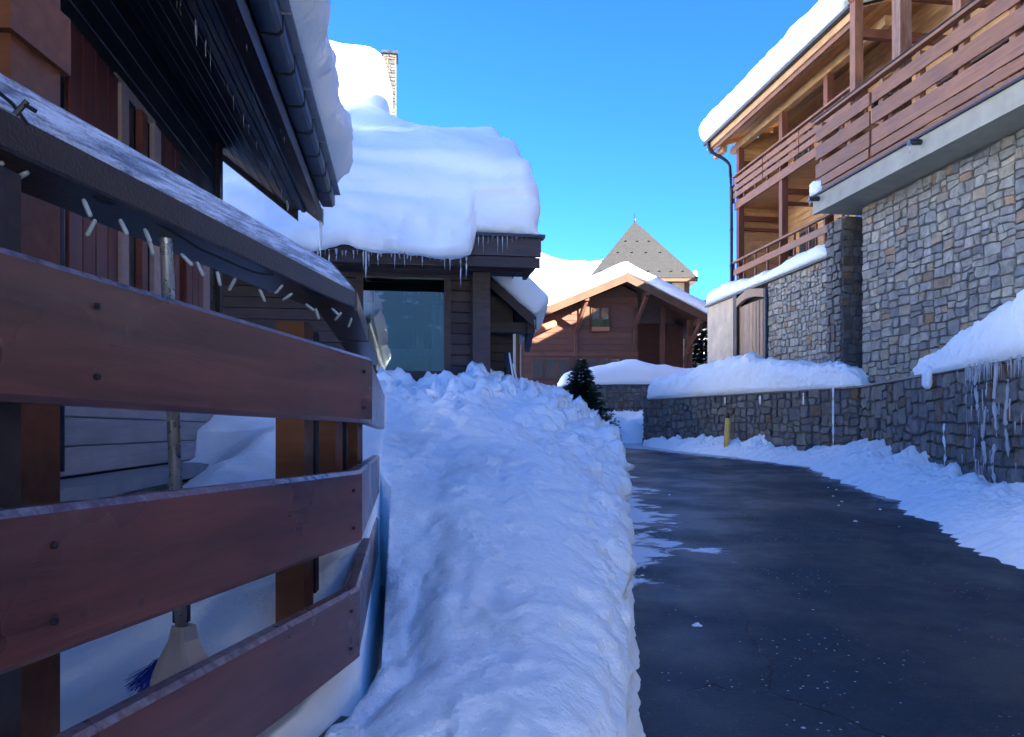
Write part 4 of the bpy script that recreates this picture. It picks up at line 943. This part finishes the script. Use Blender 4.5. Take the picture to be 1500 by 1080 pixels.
# higher roof behind, sunlit snow on top
cbox('upper_wall', M['cdark'], 4.3, 9, -8, -1.7, 5, 8.2)
q = rounded(FC.p(6.2, -4.15, 8.05), FC.r, FC.d, Vector((0, 0, 1)), (2.78, 1.9, 2.3), (.42, 1.5, 1.05), .14, lambda p: .08 * fbm(p, .8, 3) + .02 * math.sin(p.z * 11 + 3 * mn.noise(p * .7)))
for i_, v_ in enumerate(q.v):
    v_ = Vector(v_); cc_ = (v_ - FC.p(6.2, -4.15, 8.85)).dot(FC.r); v_.z += -.09 * (cc_ - 1.5) * smooth01((v_.z - 8) / 1.5); q.v[i_] = tuple(v_)
tag(q.build('roof_snow', M['snow_soft'], weld=True, smooth=True), 'sunlit snow on the higher roof beside the stone chimney', 'snow', 'snow lying on roofs', 'stuff')
# icicles under the eave
rng = random.Random(12); c = -6.8; k = 0
while c < -.12:
    L = rng.choice([.06, .08, .10, .16, .24, .4]) * rng.uniform(.7, 1.2) * (1.5 if c < -2.6 else 1); q = MB(); icicle(q, FC.p(-1.22 + rng.uniform(-.04, .04), c, 4.11 + rng.uniform(-.01, .03)), L, rng.uniform(.010, .02), k); q.build('icicle', M['ice'], cc, smooth=True); k += 1; c += rng.uniform(.03, .11)
for c in [.0 + .07 * k for k in range(11)]:
    q = MB(); icicle(q, FC.p(-1.19, c, 4.41), rng.uniform(.06, .28) * (1 if c < .45 else .5), .009, int(c * 100)); q.build('icicle', M['ice'], cc, smooth=True)
# side annex roof sloping to the right
def asl(n_, m_, x0, z0, x1, z1, y0, y1, th, par=cc):
    q = MB(); pts = []
    for dz in (-th, 0): pts += [Vector((x0, y0, z0 + dz)), Vector((x1, y0, z1 + dz)), Vector((x1, y1, z1 + dz)), Vector((x0, y1, z0 + dz))]
    q.hexa(pts); return q.build(n_, m_, par)
ax0, az0, ax1, az1 = -1.3, 5.20, .43, 3.62
asl('annex_roof', M['cdark'], ax0, az0, ax1, az1, 13.6, 17, .06); asl('annex_verge', M['cdark'], ax0, az0 + .02, ax1 + .01, az1 + .01, 13.52, 13.59, .22); 
hbox('annex_beam', M['cdark'], -.6, .42, 13.7, 13.9, 3.38, 3.56, cc); hbox('annex_beam', M['cdark'], .28, .40, 13.6, 17, 3.36, 3.54, cc)
for k in range(10): plank(cc, 'annex_plank', M['cdark'], (-.8, 14.6, 2.0 + .17 * k), (.02, 14.6, 2.0 + .17 * k), .05, .16)
hbox('annex_wall', M['cdark'], -.8, .02, 14.63, 17, 1, 4.4, cc); hbox('annex_wall', M['dark'], -.6, .0, 14.0, 14.1, 3.56, 4.1, cc)
roof_snow('roof_snow', 'blue-shaded snow on the small side roof of the centre chalet', (Vector((ax1 - .02, 13.45, az1 + .02)), Vector((ax1 - .02, 17, az1 + .02)), Vector((ax0, 13.45, az0 + .02))), .46, (.12, .1, .14), .06, 12, .03)
q = MB(); icicle(q, Vector((.41, 13.5, 3.58)), .2, .015, 4); q.build('icicle', M['ice'], cc, smooth=True)
# leaning skis
sk = thing('pair_of_skis', Vector((-.02, 13.2, 2.2)), 'dark snow-dusted pair of skis leaning at the porch of the centre chalet', 'skis')
for k, (dx, L) in enumerate(((0, .85), (.07, .65))):
    p0 = Vector((.02 + dx, 13.15, 2.15)); p1 = p0 + Vector((-.12, .3, L)); plank(sk, 'ski', M['zinc'], p0, p1, .02, .09, .004, up=(1, 0, 0)); plank(sk, 'snow_edge', M['snow_soft'], p0 + Vector((.05, -.02, .05)), p1 + Vector((.05, -.02, -.02)), .03, .02, .004)

# ------------------------------------------------------------------ left chalet
lc = thing('dark_chalet', FL.p(3, 0, 1), 'dark timber chalet at the left with deep black eave over the terrace', 'chalet')
def lbox(n_, m_, a0, a1, c0, c1, z0, z1, par=lc):
    q = MB(); q.fbox(FL, a0, a1, c0, c1, z0, z1); return q.build(n_, m_, par)
LA = -5.0; LE = 7.07
lbox('wall_core', M['dark'], LA, LE - .02, -5, -.03, .6, 4.3)
for k in range(19):
    z = 1.36 + .155 * k; plank(lc, 'wall_plank', M['grey'] if z < 1.95 else M['dark'], FL.p(LA, 0, z + .075), FL.p(LE, 0, z + .075), .05, .15)  # upper planks take the dark wood to paint in the eave's shade
plank(lc, 'corner_board', M['dark'], FL.p(LE, .02, 1.3), FL.p(LE, .02, 4.35), .09, .12)
lg = lbox('ledge', M['ledge'], LA, 6.0, .0, .30, 1.27, 1.345); lbox('ledge_core', M['mortar'], LA, 5.95, -.02, .20, .4, 1.265)
stones(lc, FL.p(1.5, .20, .75), FL.d, FL.r, 4.4, .51, .2, .13, M['stone'], M['stone_i'], 110, 51, .008, (.02, .05))
lbox('plinth', M['mortar'], 5.95, LE, -.05, .02, .4, 1.36)
def lwin(a0, a1, z0, z1):
    f = lbox('window', M['pink'], a0, a1, .026, .075, z0, z1); w_ = (a1 - a0) / 2
    for k in range(2): lbox('pane', M['glass'], a0 + k * w_ + .06, a0 + (k + 1) * w_ - .06, .078, .085, z0 + .08, z1 - .08, f)
def shut(a0, a1, z0, z1, mat='red', n_=4):
    f = lbox('shutter', M[mat], a0, a1, .03, .07, z0, z1); w_ = (a1 - a0) / n_
    for k in range(n_): plank(f, 'shutter_board', M[mat], FL.p(a0 + w_ * (k + .5), .085, z0), FL.p(a0 + w_ * (k + .5), .085, z1), w_ * .93, .03, .004, up=tuple(FL.r))
shut(3.75, 4.42, 1.95, 3.65); lwin(4.45, 5.15, 1.95, 3.7); shut(5.18, 5.62, 1.95, 3.65); shut(5.80, 6.30, 1.95, 3.3, 'red', 3)
lbox('pale_board', M['pink'], 4.40, 4.52, .09, .12, 1.9, 3.62); lbox('pale_board', M['pink'], 4.98, 5.12, .09, .12, 1.9, 3.62); lbox('pale_board', M['pink'], 6.42, 6.66, .03, .06, 1.95, 3.5); lbox('red_trim', M['red'], 4.72, 4.82, .09, .13, 1.9, 3.6)
q = MB(); q.tube([FL.p(3.62, .1, 1.4), FL.p(3.62, .1, 3.9)], .035, 8); q.build('downpipe', M['zinc'], lc, smooth=True)
SLL2 = .78
def lz(c): return 3.80 + (.64 - c) * SLL2
nup = (FL.r * SLL2 + Vector((0, 0, 1))).normalized()
c = .62; k = 0
while c > -1.2:
    plank(lc, 'soffit_board', M['soffit'], FL.p(LA, c - .06, lz(c - .06) + .02), FL.p(7.45, c - .06, lz(c - .06) + .02), .135, .03, .006, up=tuple(nup)); c -= .11
def lsl(n_, m_, a0, a1, c0, c1, up0, up1, par=lc):
    q = MB(); pts = []
    for u in (up0, up1): pts += [FL.p(a0, c0, lz(c0) + u), FL.p(a0, c1, lz(c1) + u), FL.p(a1, c1, lz(c1) + u), FL.p(a1, c0, lz(c0) + u)]
    q.hexa(pts); return q.build(n_, m_, par)
lsl('roof', M['dark'], LA, 7.5, .95, -3.2, .10, .22)
lsl('verge_board', M['soffit'], 7.46, 7.52, .70, -3.2, -.06, .16)
for k in range(5): plank(lc, 'fascia_board', M['soffit'], FL.p(LA, .66 + .05 * k, 3.815 - .012 * k + .02 * (k % 2)), FL.p(7.5 - .02 * k, .66 + .05 * k, 3.815 - .012 * k + .02 * (k % 2)), .046, .05 + .01 * (k % 2), .008)
plank(lc, 'fascia_edge', M['soffit'], FL.p(LA, .90, 3.89), FL.p(7.42, .90, 3.89), .035, .22)
for k in range(26):                                          # sectional gutter
    a = 7.5 - .48 * k; P = []
    for s_, g_ in ((0, 0), (.455, .007)):
        P.append([FL.p(a - s_, c_, z_) for c_, z_ in ((.925, 3.97), (.925, 3.865 - g_), (.945, 3.845 - g_), (1.04 + g_, 3.845 - g_), (1.062 + g_, 3.87 - g_), (1.062 + g_, 3.962))])
    q = MB(); q.grid(P, close=True); q.f.append(tuple(range(6))[::-1]); q.f.append(tuple(6 + j for j in range(6))); q.build('gutter_section', M['zinc'], lc)
    q = MB(); q.fbox(FL, a - .46, a - .01, 1.0, 1.115, 3.965 + .004 * (k % 2), 3.985 + .004 * (k % 2)); q.build('slate', M['ledge'], lc)
rng = random.Random(3)
for k in range(34):
    a = rng.choice([rng.uniform(3.4, 5.2), rng.uniform(2, 7.3)]); cc2 = rng.choice([.645, .645, .90]); q = MB(); icicle(q, FL.p(a, cc2, 3.80), rng.uniform(.04, .16), rng.uniform(.004, .008), k); q.build('icicle', M['ice'], lc, smooth=True)
q = MB(); icicle(q, FL.p(7.42, .93, 3.80), .52, .028, 77); q.build('icicle', M['ice'], lc, smooth=True)
# snow on that eave
P = []; a = LA
prof0 = [(.9, 4.0), (1.05, 4.0), (1.20, 4.06), (1.28, 4.26), (1.20, 4.5), (1.0, 4.72), (.5, 5.1), (-1, 6.15), (-2.6, 7.3), (-3.2, 7.5), (-3.6, 7.0)]
aa = [LA + .06 * k for k in range(int((7.25 - LA) / .06))] + [7.25 + .22 * k / 8 for k in range(9)]
for a in aa:
    e = max(0, min(1, (7.48 - a) / .6)); e = math.sqrt(max(0, 1 - (1 - e) ** 2)); pr = []
    for k, (c, z) in enumerate(prof0):
        zb = max(3.99, 3.99 + (.95 - c) * SLL2); z2 = zb + (z - zb) * (.25 + .75 * e); c2 = c if c < .95 else .95 + (c - .95) * (.15 + .85 * e); pr.append(Vector((c2, 0, z2)))
    P.append([FL.p(a, q_.x, q_.z) for q_ in resample(chaikin(pr, 2), 60)])
P = displace(P, lambda q_, i, j: (0 if j < 3 or j > 57 else 1) * (.10 * fbm(q_, 1.3, 3) + .035 * mn.noise(Vector(q_) * 5) + .02 * (1 - 2 * abs(mn.noise(Vector(q_) * 11)))), -1)
mb = MB(); mb.grid(P); mb.f.append(tuple((len(P) - 1) * 60 + k for k in range(60))); tag(mb.build('roof_snow', M['snow'], smooth=True), 'overhanging snow edge on the black eave of the left chalet', 'snow', 'snow lying on roofs', 'stuff')

# ------------------------------------------------------------------ terrace, snow on it
q = MB(); q.add([Vector(p) for p in ((-6, -5, .42), (-1.75, -5, .42), (-.55, 2.5, .42), (-1.2, 7.5, .6), (-6, 7.5, .6))], [(0, 1, 2, 3, 4)]); tag(q.build('terrain', M['ledge'], recalc=False), kind='structure')
def fence_x(y): return -.879 + .168 * y if y < 2.5 else -.459 - .148 * (y - 2.5)
P = []
for i in range(170):
    y = -1.0 + 12.4 * (i / 169) ** 1.15; r = []; xl = -1.76 - .145 * y + .02; xr = fence_x(y) - (.10 if y < 2.5 else .06)
    if y > 7: xl = xl - 6 * smooth01((y - 7) / 1.2)
    for j in range(70):
        x = xl + (xr - xl) * j / 69; f = j / 69
        z = lerp_tab([(-1, .66), (1.0, .68), (1.9, .76), (2.6, .84), (3.6, 1.12), (5, 1.30), (6.5, 1.62), (8, 1.95), (10, 2.15), (12, 2.2)], y)
        z += -.20 * math.exp(-((f) / .22) ** 2) * (y < 6.3) + .24 * math.exp(-((f - .55) / .25) ** 2) * smooth01((y - 3.0) / 1.2) * smooth01((7 - y) / 2)
        z += .07 * mn.noise(Vector((x * 1.6, y * 1.6, 8))) + .03 * mn.noise(Vector((x * 5, y * 5, 8)))
        r.append(Vector((x, y, z)))
    P.append([Vector((r[0].x - .01, y, .2))] + r + [Vector((r[-1].x + .01, y, .2))])
mb = MB(); mb.grid(P); tag(mb.build('terrace_snow', M['snow_soft'], smooth=True, recalc=False), 'snow cover of the terrace between the left chalet and the railing', 'snow', None, 'stuff')

# ------------------------------------------------------------------ snow bank between railing and road
ZC = [(0, .5), (1.2, .62), (2, .76), (2.6, .83), (4, 1.03), (6, 1.38), (9, 1.92), (11, 2.25), (13, 2.42), (15.5, 2.50), (18, 2.35), (20, 1.9), (22, 1.2), (23.2, 1.0)]
ZR = [(0, .40), (1.4, .48), (2.6, .55), (4, .70), (6, .92), (9, 1.22), (11, 1.42), (13, 1.55), (16, 1.75), (19, 1.7), (21, 1.35), (23.2, 1.02)]
P = []; NYB = 460; NXB = 150
for i in range(NYB):
    f_ = i / (NYB - 1); y = .9 + 22.2 * f_ ** 1.6; xr = bank_xr(y) + .05 * mn.noise(Vector((0, y * 1.4, 4))) + .025 * mn.noise(Vector((0, y * 5, 4))); xl = fence_x(y) + .02 if y < 5 else fence_x(5) + .02 - .30 * (y - 5) - 1.2 * smooth01((y - 5) / 4)
    zc = lerp_tab(ZC, y); zr = lerp_tab(ZR, y); zg = road_z(y); zl = lerp_tab([(0, .55), (1.3, .66), (2, .72), (3, .78), (4.2, 1.0), (6, 1.42), (9, 2.0), (12, 2.2), (20, 1.8), (23, 1.0)], y)
    pts = []
    for j in range(101):                                     # top from the railing to the road edge
        f = j / 100; x = xl + (xr - xl) * f
        g = 1 - (max(0, f - .50) / .50) ** 2.6; z = zr + (zc - zr) * g
        ch_ = .10 + .10 * smooth01((y - 2) / 2); lip = smooth01((f - ch_ * .75 + .09 * mn.noise(Vector((1, y * 2.2, 3))) + .04 * mn.noise(Vector((1, y * 6, 3)))) / .18)
        if y < 7: z = (zl + (z - zl) * lip) * smooth01((7 - y) / 2) + z * (1 - smooth01((7 - y) / 2))
        rid = .16 * smooth01((y - 4) / 4) * mn.noise(Vector((x * 1.1, y * .55, 11)))
        z += rid; pts.append(Vector((x, y, z)))
    top = pts[-1]
    for j in range(1, 50):                                   # cut face down to the tarmac
        f = j / 49; pts.append(Vector((top.x + .05 * math.sin(math.pi * f * .5) + .05 * f ** 3 - .03 * math.sin(math.pi * f), y, top.z + (zg - .02 - top.z) * f)))
    P.append(pts)
def bankn(q, i, j):
    p = Vector(q); y = p.y; rough = .35 + .65 * smooth01((y - 3.2) / 5)
    s = 1.0
    edge = 1 if j < 100 else max(.25, 1 - (j - 100) / 60)
    sideband = smooth01((j - 70) / 25) if j < 100 else 1
    h = .055 * fbm(p + Vector((5, 0, 0)), 1.5, 4) * rough * 1.2
    h += .045 * rough * (1 - 2 * abs(mn.noise(p * 2.6 + Vector((3, 3, 3))))) + .030 * (rough + .5 * sideband) * (1 - 2 * abs(mn.noise(p * 6.5)))
    h += .012 * (rough + .3) * mn.noise(p * 17) + .018 * sideband * mn.noise(p * 10 + Vector((7, 1, 2)))
    cl = mn.noise(p * 4.2 + Vector((0, 9, 0))); h += .15 * smooth01((cl - .15) / .3) * smooth01((y - 7) / 3) + .05 * smooth01((mn.noise(p * 9 + Vector((4, 2, 0))) - .1) / .3) * smooth01((y - 5) / 4)
    h += .05 * smooth01((mn.noise(p * 5.0 + Vector((1, 6, 0))) - .15) / .25) * sideband * smooth01((y - 2.5) / 2)
    vd, vp = mn.voronoi(p * 4.5 + Vector((mn.noise(p * 3), mn.noise(p * 3 + Vector((9, 0, 0))), 0)) * .5)
    ck = smooth01((vd[1] - vd[0]) / .22); cellv = mn.cell(Vector(vp[0]) * 13.7)
    wgt = max(smooth01((y - 7) / 4), sideband * smooth01((y - 2.2) / 2) * .55)
    h += wgt * (.075 * ck * (.25 + .9 * abs(cellv)) - .025)
    vd2, vp2 = mn.voronoi(p * 11.0); h += .020 * wgt * smooth01((vd2[1] - vd2[0]) / .2) * abs(mn.cell(Vector(vp2[0]) * 9.1))
    chn = smooth01((18 - j) / 12) * smooth01((5 - y) / 2); h += chn * (.05 * mn.noise(p * 7) + .06 * (abs(mn.noise(p * 4)) - .2))
    return h * edge
P = displace(P, bankn, -1)
PB = [[Vector((r_[0].x - .02, r_[0].y, min(r_[0].z - .05, road_z(r_[0].y) - .1))), Vector((r_[0].x - .01, r_[0].y, r_[0].z * .5 + road_z(r_[0].y) * .5))] + r_ for r_ in P]
mb = MB(); mb.grid(PB, flip=True); tag(mb.build('snow_bank', M['snow_bank'], smooth=True, recalc=False), 'tall ploughed snow bank running from the foreground between railing and road', 'snow', 'ploughed snow beside the road', 'stuff')
rng = random.Random(31)
for k in range(24):                                          # broken blocks lying on the crest, and a few at the road-side foot
    while True:
        i = rng.randrange(NYB); j = rng.randrange(6, 99); c = P[i][j]
        if 6.5 < c.y < 15 and rng.random() < (c.y - 5) / 8: break
    s_ = rng.uniform(.03, .08); an = rng.uniform(0, 6.28); ti = rng.uniform(-.5, .5)
    ex = Vector((math.cos(an), math.sin(an), ti)).normalized(); ey = Vector((0, 0, 1)).cross(ex).normalized(); ez = ex.cross(ey)
    q = rounded(c + Vector((0, 0, s_ * .12)), ex, ey, ez, (s_ * 1.2, s_ * .85, s_ * .7), (s_ * .45, s_ * .35, s_ * .3), s_ * .28, lambda p: .35 * s_ * mn.noise(p * 7) + .12 * s_ * mn.noise(p * 22))
    tag(q.build('snow_block', M['snow_bank'], weld=True, smooth=True), 'broken block of snow on the crest of the snow bank', 'snow block', 'snow blocks on the bank crest')

# ------------------------------------------------------------------ railing
def fz(y): return -.0118 * (y - 2.5)
fn = thing('terrace_railing', (-.6, 2.0, .42), 'dark red-brown plank railing with frosted handrail around the terrace', 'railing')
def fpt(y, off=0, z=0):                                      # off = inwards from the outer board face
    if y <= 2.5: d = Vector((.168, 1, 0)).normalized()
    else: d = Vector((-.148, 1, 0)).normalized()
    nin = Vector((-d.y, d.x, 0)); return Vector((fence_x(y), y, z + fz(min(y, 2.5)))) + nin * off
FB = [(1.839, 1.623, 2.5), (1.470, 1.240, 2.41), (1.102, .872, 2.39)]
for zt, zb, ye in FB:
    bd = plank(fn, 'board', M['fence'], fpt(.15, .028, (zt + zb) / 2), fpt(ye, .028, (zt + zb) / 2), .05, zt - zb, .011)
    for yy in (ye - .09, ye - 1.28):
        for dz in (.055, -.06):
            p = fpt(yy, .0, (zt + zb) / 2 + dz); q = MB(); dd = Vector((1, -.168, 0)).normalized(); q.tube([p + dd * -.004, p + dd * .0035], .0055, 8); q.build('screw', M['black'], fn)
    y1 = ye + .035
    p0 = fpt(2.5, 0, (zt + zb) / 2); dy = ye - 2.5
    a_ = Vector((fence_x(ye) - .034, ye - .012, (zt + zb) / 2)); b_ = a_ + Vector((-.148, 1, 0)) * 2.1 + Vector((0, 0, -.02))
    plank(fn, 'board', M['fence'], a_, b_, .05, zt - zb, .009)
for (x, y, w_, d_, mt) in ((-.775, 2.68, .10, .12, 'orange'), (-.845, 3.45, .10, .14, 'orange'), (-.90, 4.2, .10, .14, 'orange'), (-.80, 2.95, .07, .05, 'dark'), (-.87, 3.8, .07, .05, 'dark')):
    q = MB(); q.hexa([Vector((x + sx * w_ / 2, y + sy * d_ / 2, z_)) for z_ in (.42, 1.98) for sx, sy in ((-1, -1), (1, -1), (1, 1), (-1, 1))]); q.build('post', M[mt], fn)
q = MB(); q.hexa([Vector((x, y, z_)) for z_ in (.42, 3.9) for x, y in ((-1.20, 1.55), (-1.035, 1.55), (-1.035, 1.72), (-1.20, 1.72))]); q.build('tall_post', M['orange'], fn)
q = MB(); q.hexa([Vector((x, y, z_)) for z_ in (2.42, 2.55) for x, y in ((-1.24, 1.53), (-1.022, 1.53), (-1.022, 1.74), (-1.24, 1.74))]); q.build('post_collar', M['orange'], fn)
# handrail: slanted frosted face over a dark outer face
m, t, b = newmat('frosted_rail'); tc = N(t, 'ShaderNodeTexCoord'); mp = N(t, 'ShaderNodeMapping'); mp.inputs['Rotation'].default_value = (0, 0, R(9.5)); mp.inputs['Scale'].default_value = (26, 2.6, 26); t.links.new(tc.outputs['Object'], mp.inputs[0])
n1 = N(t, 'ShaderNodeTexNoise', Scale=1.7, Detail=9.0, Roughness=.7, Distortion=.4); t.links.new(mp.outputs[0], n1.inputs['Vector']); n2 = N(t, 'ShaderNodeTexNoise', Scale=160.0, Detail=3.0); t.links.new(tc.outputs['Object'], n2.inputs['Vector'])
ge = N(t, 'ShaderNodeNewGeometry'); sx = N(t, 'ShaderNodeSeparateXYZ'); t.links.new(ge.outputs['True Normal'], sx.inputs[0])
fr = math_(t, 'MULTIPLY', maprange(t, math_(t, 'ADD', n1.outputs[0], math_(t, 'MULTIPLY', n2.outputs[0], .25)), .54, .72, 1, .15), maprange(t, sx.outputs[2], .2, .45))
t.links.new(mixc(t, mixc(t, (.010, .014, .022), (.028, .02, .022), n1.outputs[0]), (.72, .78, .86), fr), b.inputs['Base Color']); t.links.new(maprange(t, fr, 0, 1, .32, .7), b.inputs['Roughness']); bump(t, b, math_(t, 'ADD', n1.outputs[0], n2.outputs[0]), .35, .004); M['rail'] = m
SEC = [(0, -.052), (.002, -.058), (.13, -.058), (.135, .085), (.125, .098), (.080, .098), (.004, .010), (0, .0)]
def railseg(y0, y1, n_, name, off0=.055):
    G = []
    for k in range(n_ + 1):
        y = y0 + (y1 - y0) * k / n_; G.append([fpt(y, off0 + s_, 2.055 + zz) for s_, zz in SEC])
    q = MB(); q.grid(G, close=True); q.f.append(tuple(range(8))[::-1]); q.f.append(tuple(n_ * 8 + k for k in range(8))); return q.build(name, M['rail'], fn)
railseg(.1, 2.47, 12, 'handrail'); railseg(2.505, 3.35, 6, 'handrail'); railseg(3.40, 4.6, 6, 'handrail')
q = MB()
G = []
for y in (2.44, 2.52): G.append([fpt(min(y, 2.499), .052 + s_ * 1.04, 2.055 + zz * 1.04) for s_, zz in SEC])
# kerb under the railing
q = MB(); q.hexa([fpt(.1, .0, .30), fpt(2.45, .0, .30), fpt(2.45, .3, .30), fpt(.1, .3, .30), fpt(.1, .0, .66), fpt(2.45, .0, .66), fpt(2.45, .3, .66), fpt(.1, .3, .66)]); q.build('kerb', M['mortar'], fn)
d1 = Vector((.168, 1, 0)).normalized(); stones(fn, fpt(.6, 0, .30), d1, Vector((d1.y, -d1.x, 0)), 1.85, .37, .16, .11, M['stone_d'], M['stone_di'], 60, 61, .008, (.015, .04))
for yy in (1.1,): 
    q = MB(); p = fpt(yy, .10, 0); q.hexa([Vector((p.x + sx, p.y + sy, z_)) for z_ in (.6, 1.99) for sx, sy in ((-.04, -.035), (.04, -.035), (.04, .035), (-.04, .035))]); q.build('post', M['dark'], fn)
# string lights
sg = thing('string_lights', fpt(1.3, .03, 1.98), 'string of small frosted bulbs hung under the handrail', 'lights')
rng = random.Random(17); wp = []; bl = []
for px, py in ((-30, 232), (5, 238), (42, 252), (96, 238), (122, 292), (140, 322), (176, 322), (212, 336), (218, 350), (265, 372), (288, 384), (318, 398), (345, 408), (380, 424), (414, 418), (428, 430), (448, 446), (462, 452), (486, 452), (500, 458), (515, 466)):
    r_ = (px - 750) / FPX; yy = (-.879 - .06) / (r_ - .168) ; p = W(px, py, yy + .02); wp.append(p + Vector((0, 0, .012))); bl.append(p)
q = MB(); q.tube(chaikin([p + Vector((rng.uniform(-.004, .004), .01, .022 + rng.uniform(-.006, .006))) for p in wp], 2), .0030, 6); q.build('wire', M['wire'], sg)
for k, p in enumerate(bl):
    an = rng.choice([-1, 1]) * rng.uniform(.2, 1.1); d = Vector((math.sin(an), rng.uniform(-.3, .3), -math.cos(an))).normalized(); L = .030
    q = MB(); q.tube([p, p + d * L * .2, p + d * L, p + d * (L + .003)], [.003, .0042, .0042, .002], 8); q.build('bulb', M['bulb'], sg, smooth=True)
# icicles of the fallen wire ends on the rail
tw_ = thing('cable_tie', W(33, 158, 1.12), 'black cable tie knotted over the frosted handrail', 'tie')
q = MB(); pc = W(33, 165, 1.10); q.tube([W(-8, 130, 1.09), W(18, 152, 1.08), W(30, 168, 1.07), W(40, 182, 1.065)], .0028, 6); q.build('strap', M['wire'], tw_)
q = MB(); q.tube([W(22, 168, 1.07), W(40, 148, 1.07)], .004, 6); q.tube([W(34, 152, 1.07), W(52, 163, 1.07)], .0035, 6); q.build('knot', M['wire'], tw_)

# ------------------------------------------------------------------ broom
bp0 = W(243, 338, 1.60); bp1 = W(266, 925, 1.86)
br = thing('snow_broom', bp1, 'metal-handled broom with grey head and blue bristles behind the railing', 'broom')
q = MB(); q.tube([bp0 + (bp0 - bp1) * .04, bp0, bp1], [.0135, .0135, .015], 14); q.build('handle', M['steel'], br, smooth=True)
q = MB(); q.tube([bp1 + Vector((0, 0, .07)), bp1 + Vector((0, 0, .025))], .021, 12); q.build('collar', M['zinc'], br, smooth=True)
hd = (W(318, 945, 1.80) - W(196, 1015, 1.93)); hx = Vector((hd.x, hd.y, 0)).normalized(); hy = Vector((-hx.y, hx.x, 0)); hc = bp1 + Vector((.005, 0, -.02))
def ring(z, lx, ly, ox=0): return [hc + hx * (ox + sx * lx) + hy * sy * ly + Vector((0, 0, z)) for sx, sy in ((-1, -1), (-.6, -1.15), (.6, -1.15), (1, -1), (1, 1), (.6, 1.15), (-.6, 1.15), (-1, 1))]
q = MB(); q.grid([ring(.035, .022, .018), ring(.0, .028, .022), ring(-.05, .055, .03, .0), ring(-.095, .075, .034, .0), ring(-.115, .078, .036, 0)], close=True); q.f.append(tuple(range(8))); q.f.append(tuple(32 + k for k in range(8))); q.build('head', M['plastic'], br)
q = MB(); rng = random.Random(2)
for k in range(1500):
    u = rng.uniform(-1, 1); c = hc + hx * u * .07 + hy * rng.uniform(-.03, .03) + Vector((0, 0, -.10 + .05 * abs(u))); e = hc + hx * u * .155 + hy * rng.uniform(-.055, .055) + Vector((0, 0, -.19 + .075 * abs(u) - rng.uniform(-.02, .02))); w_ = (hx if k % 2 else hy) * .0013; q.add([c - w_, c + w_, e + w_, e - w_], [(0, 1, 2, 3)])
tag(q.build('bristles', M['blue'], br, recalc=False), kind='stuff')
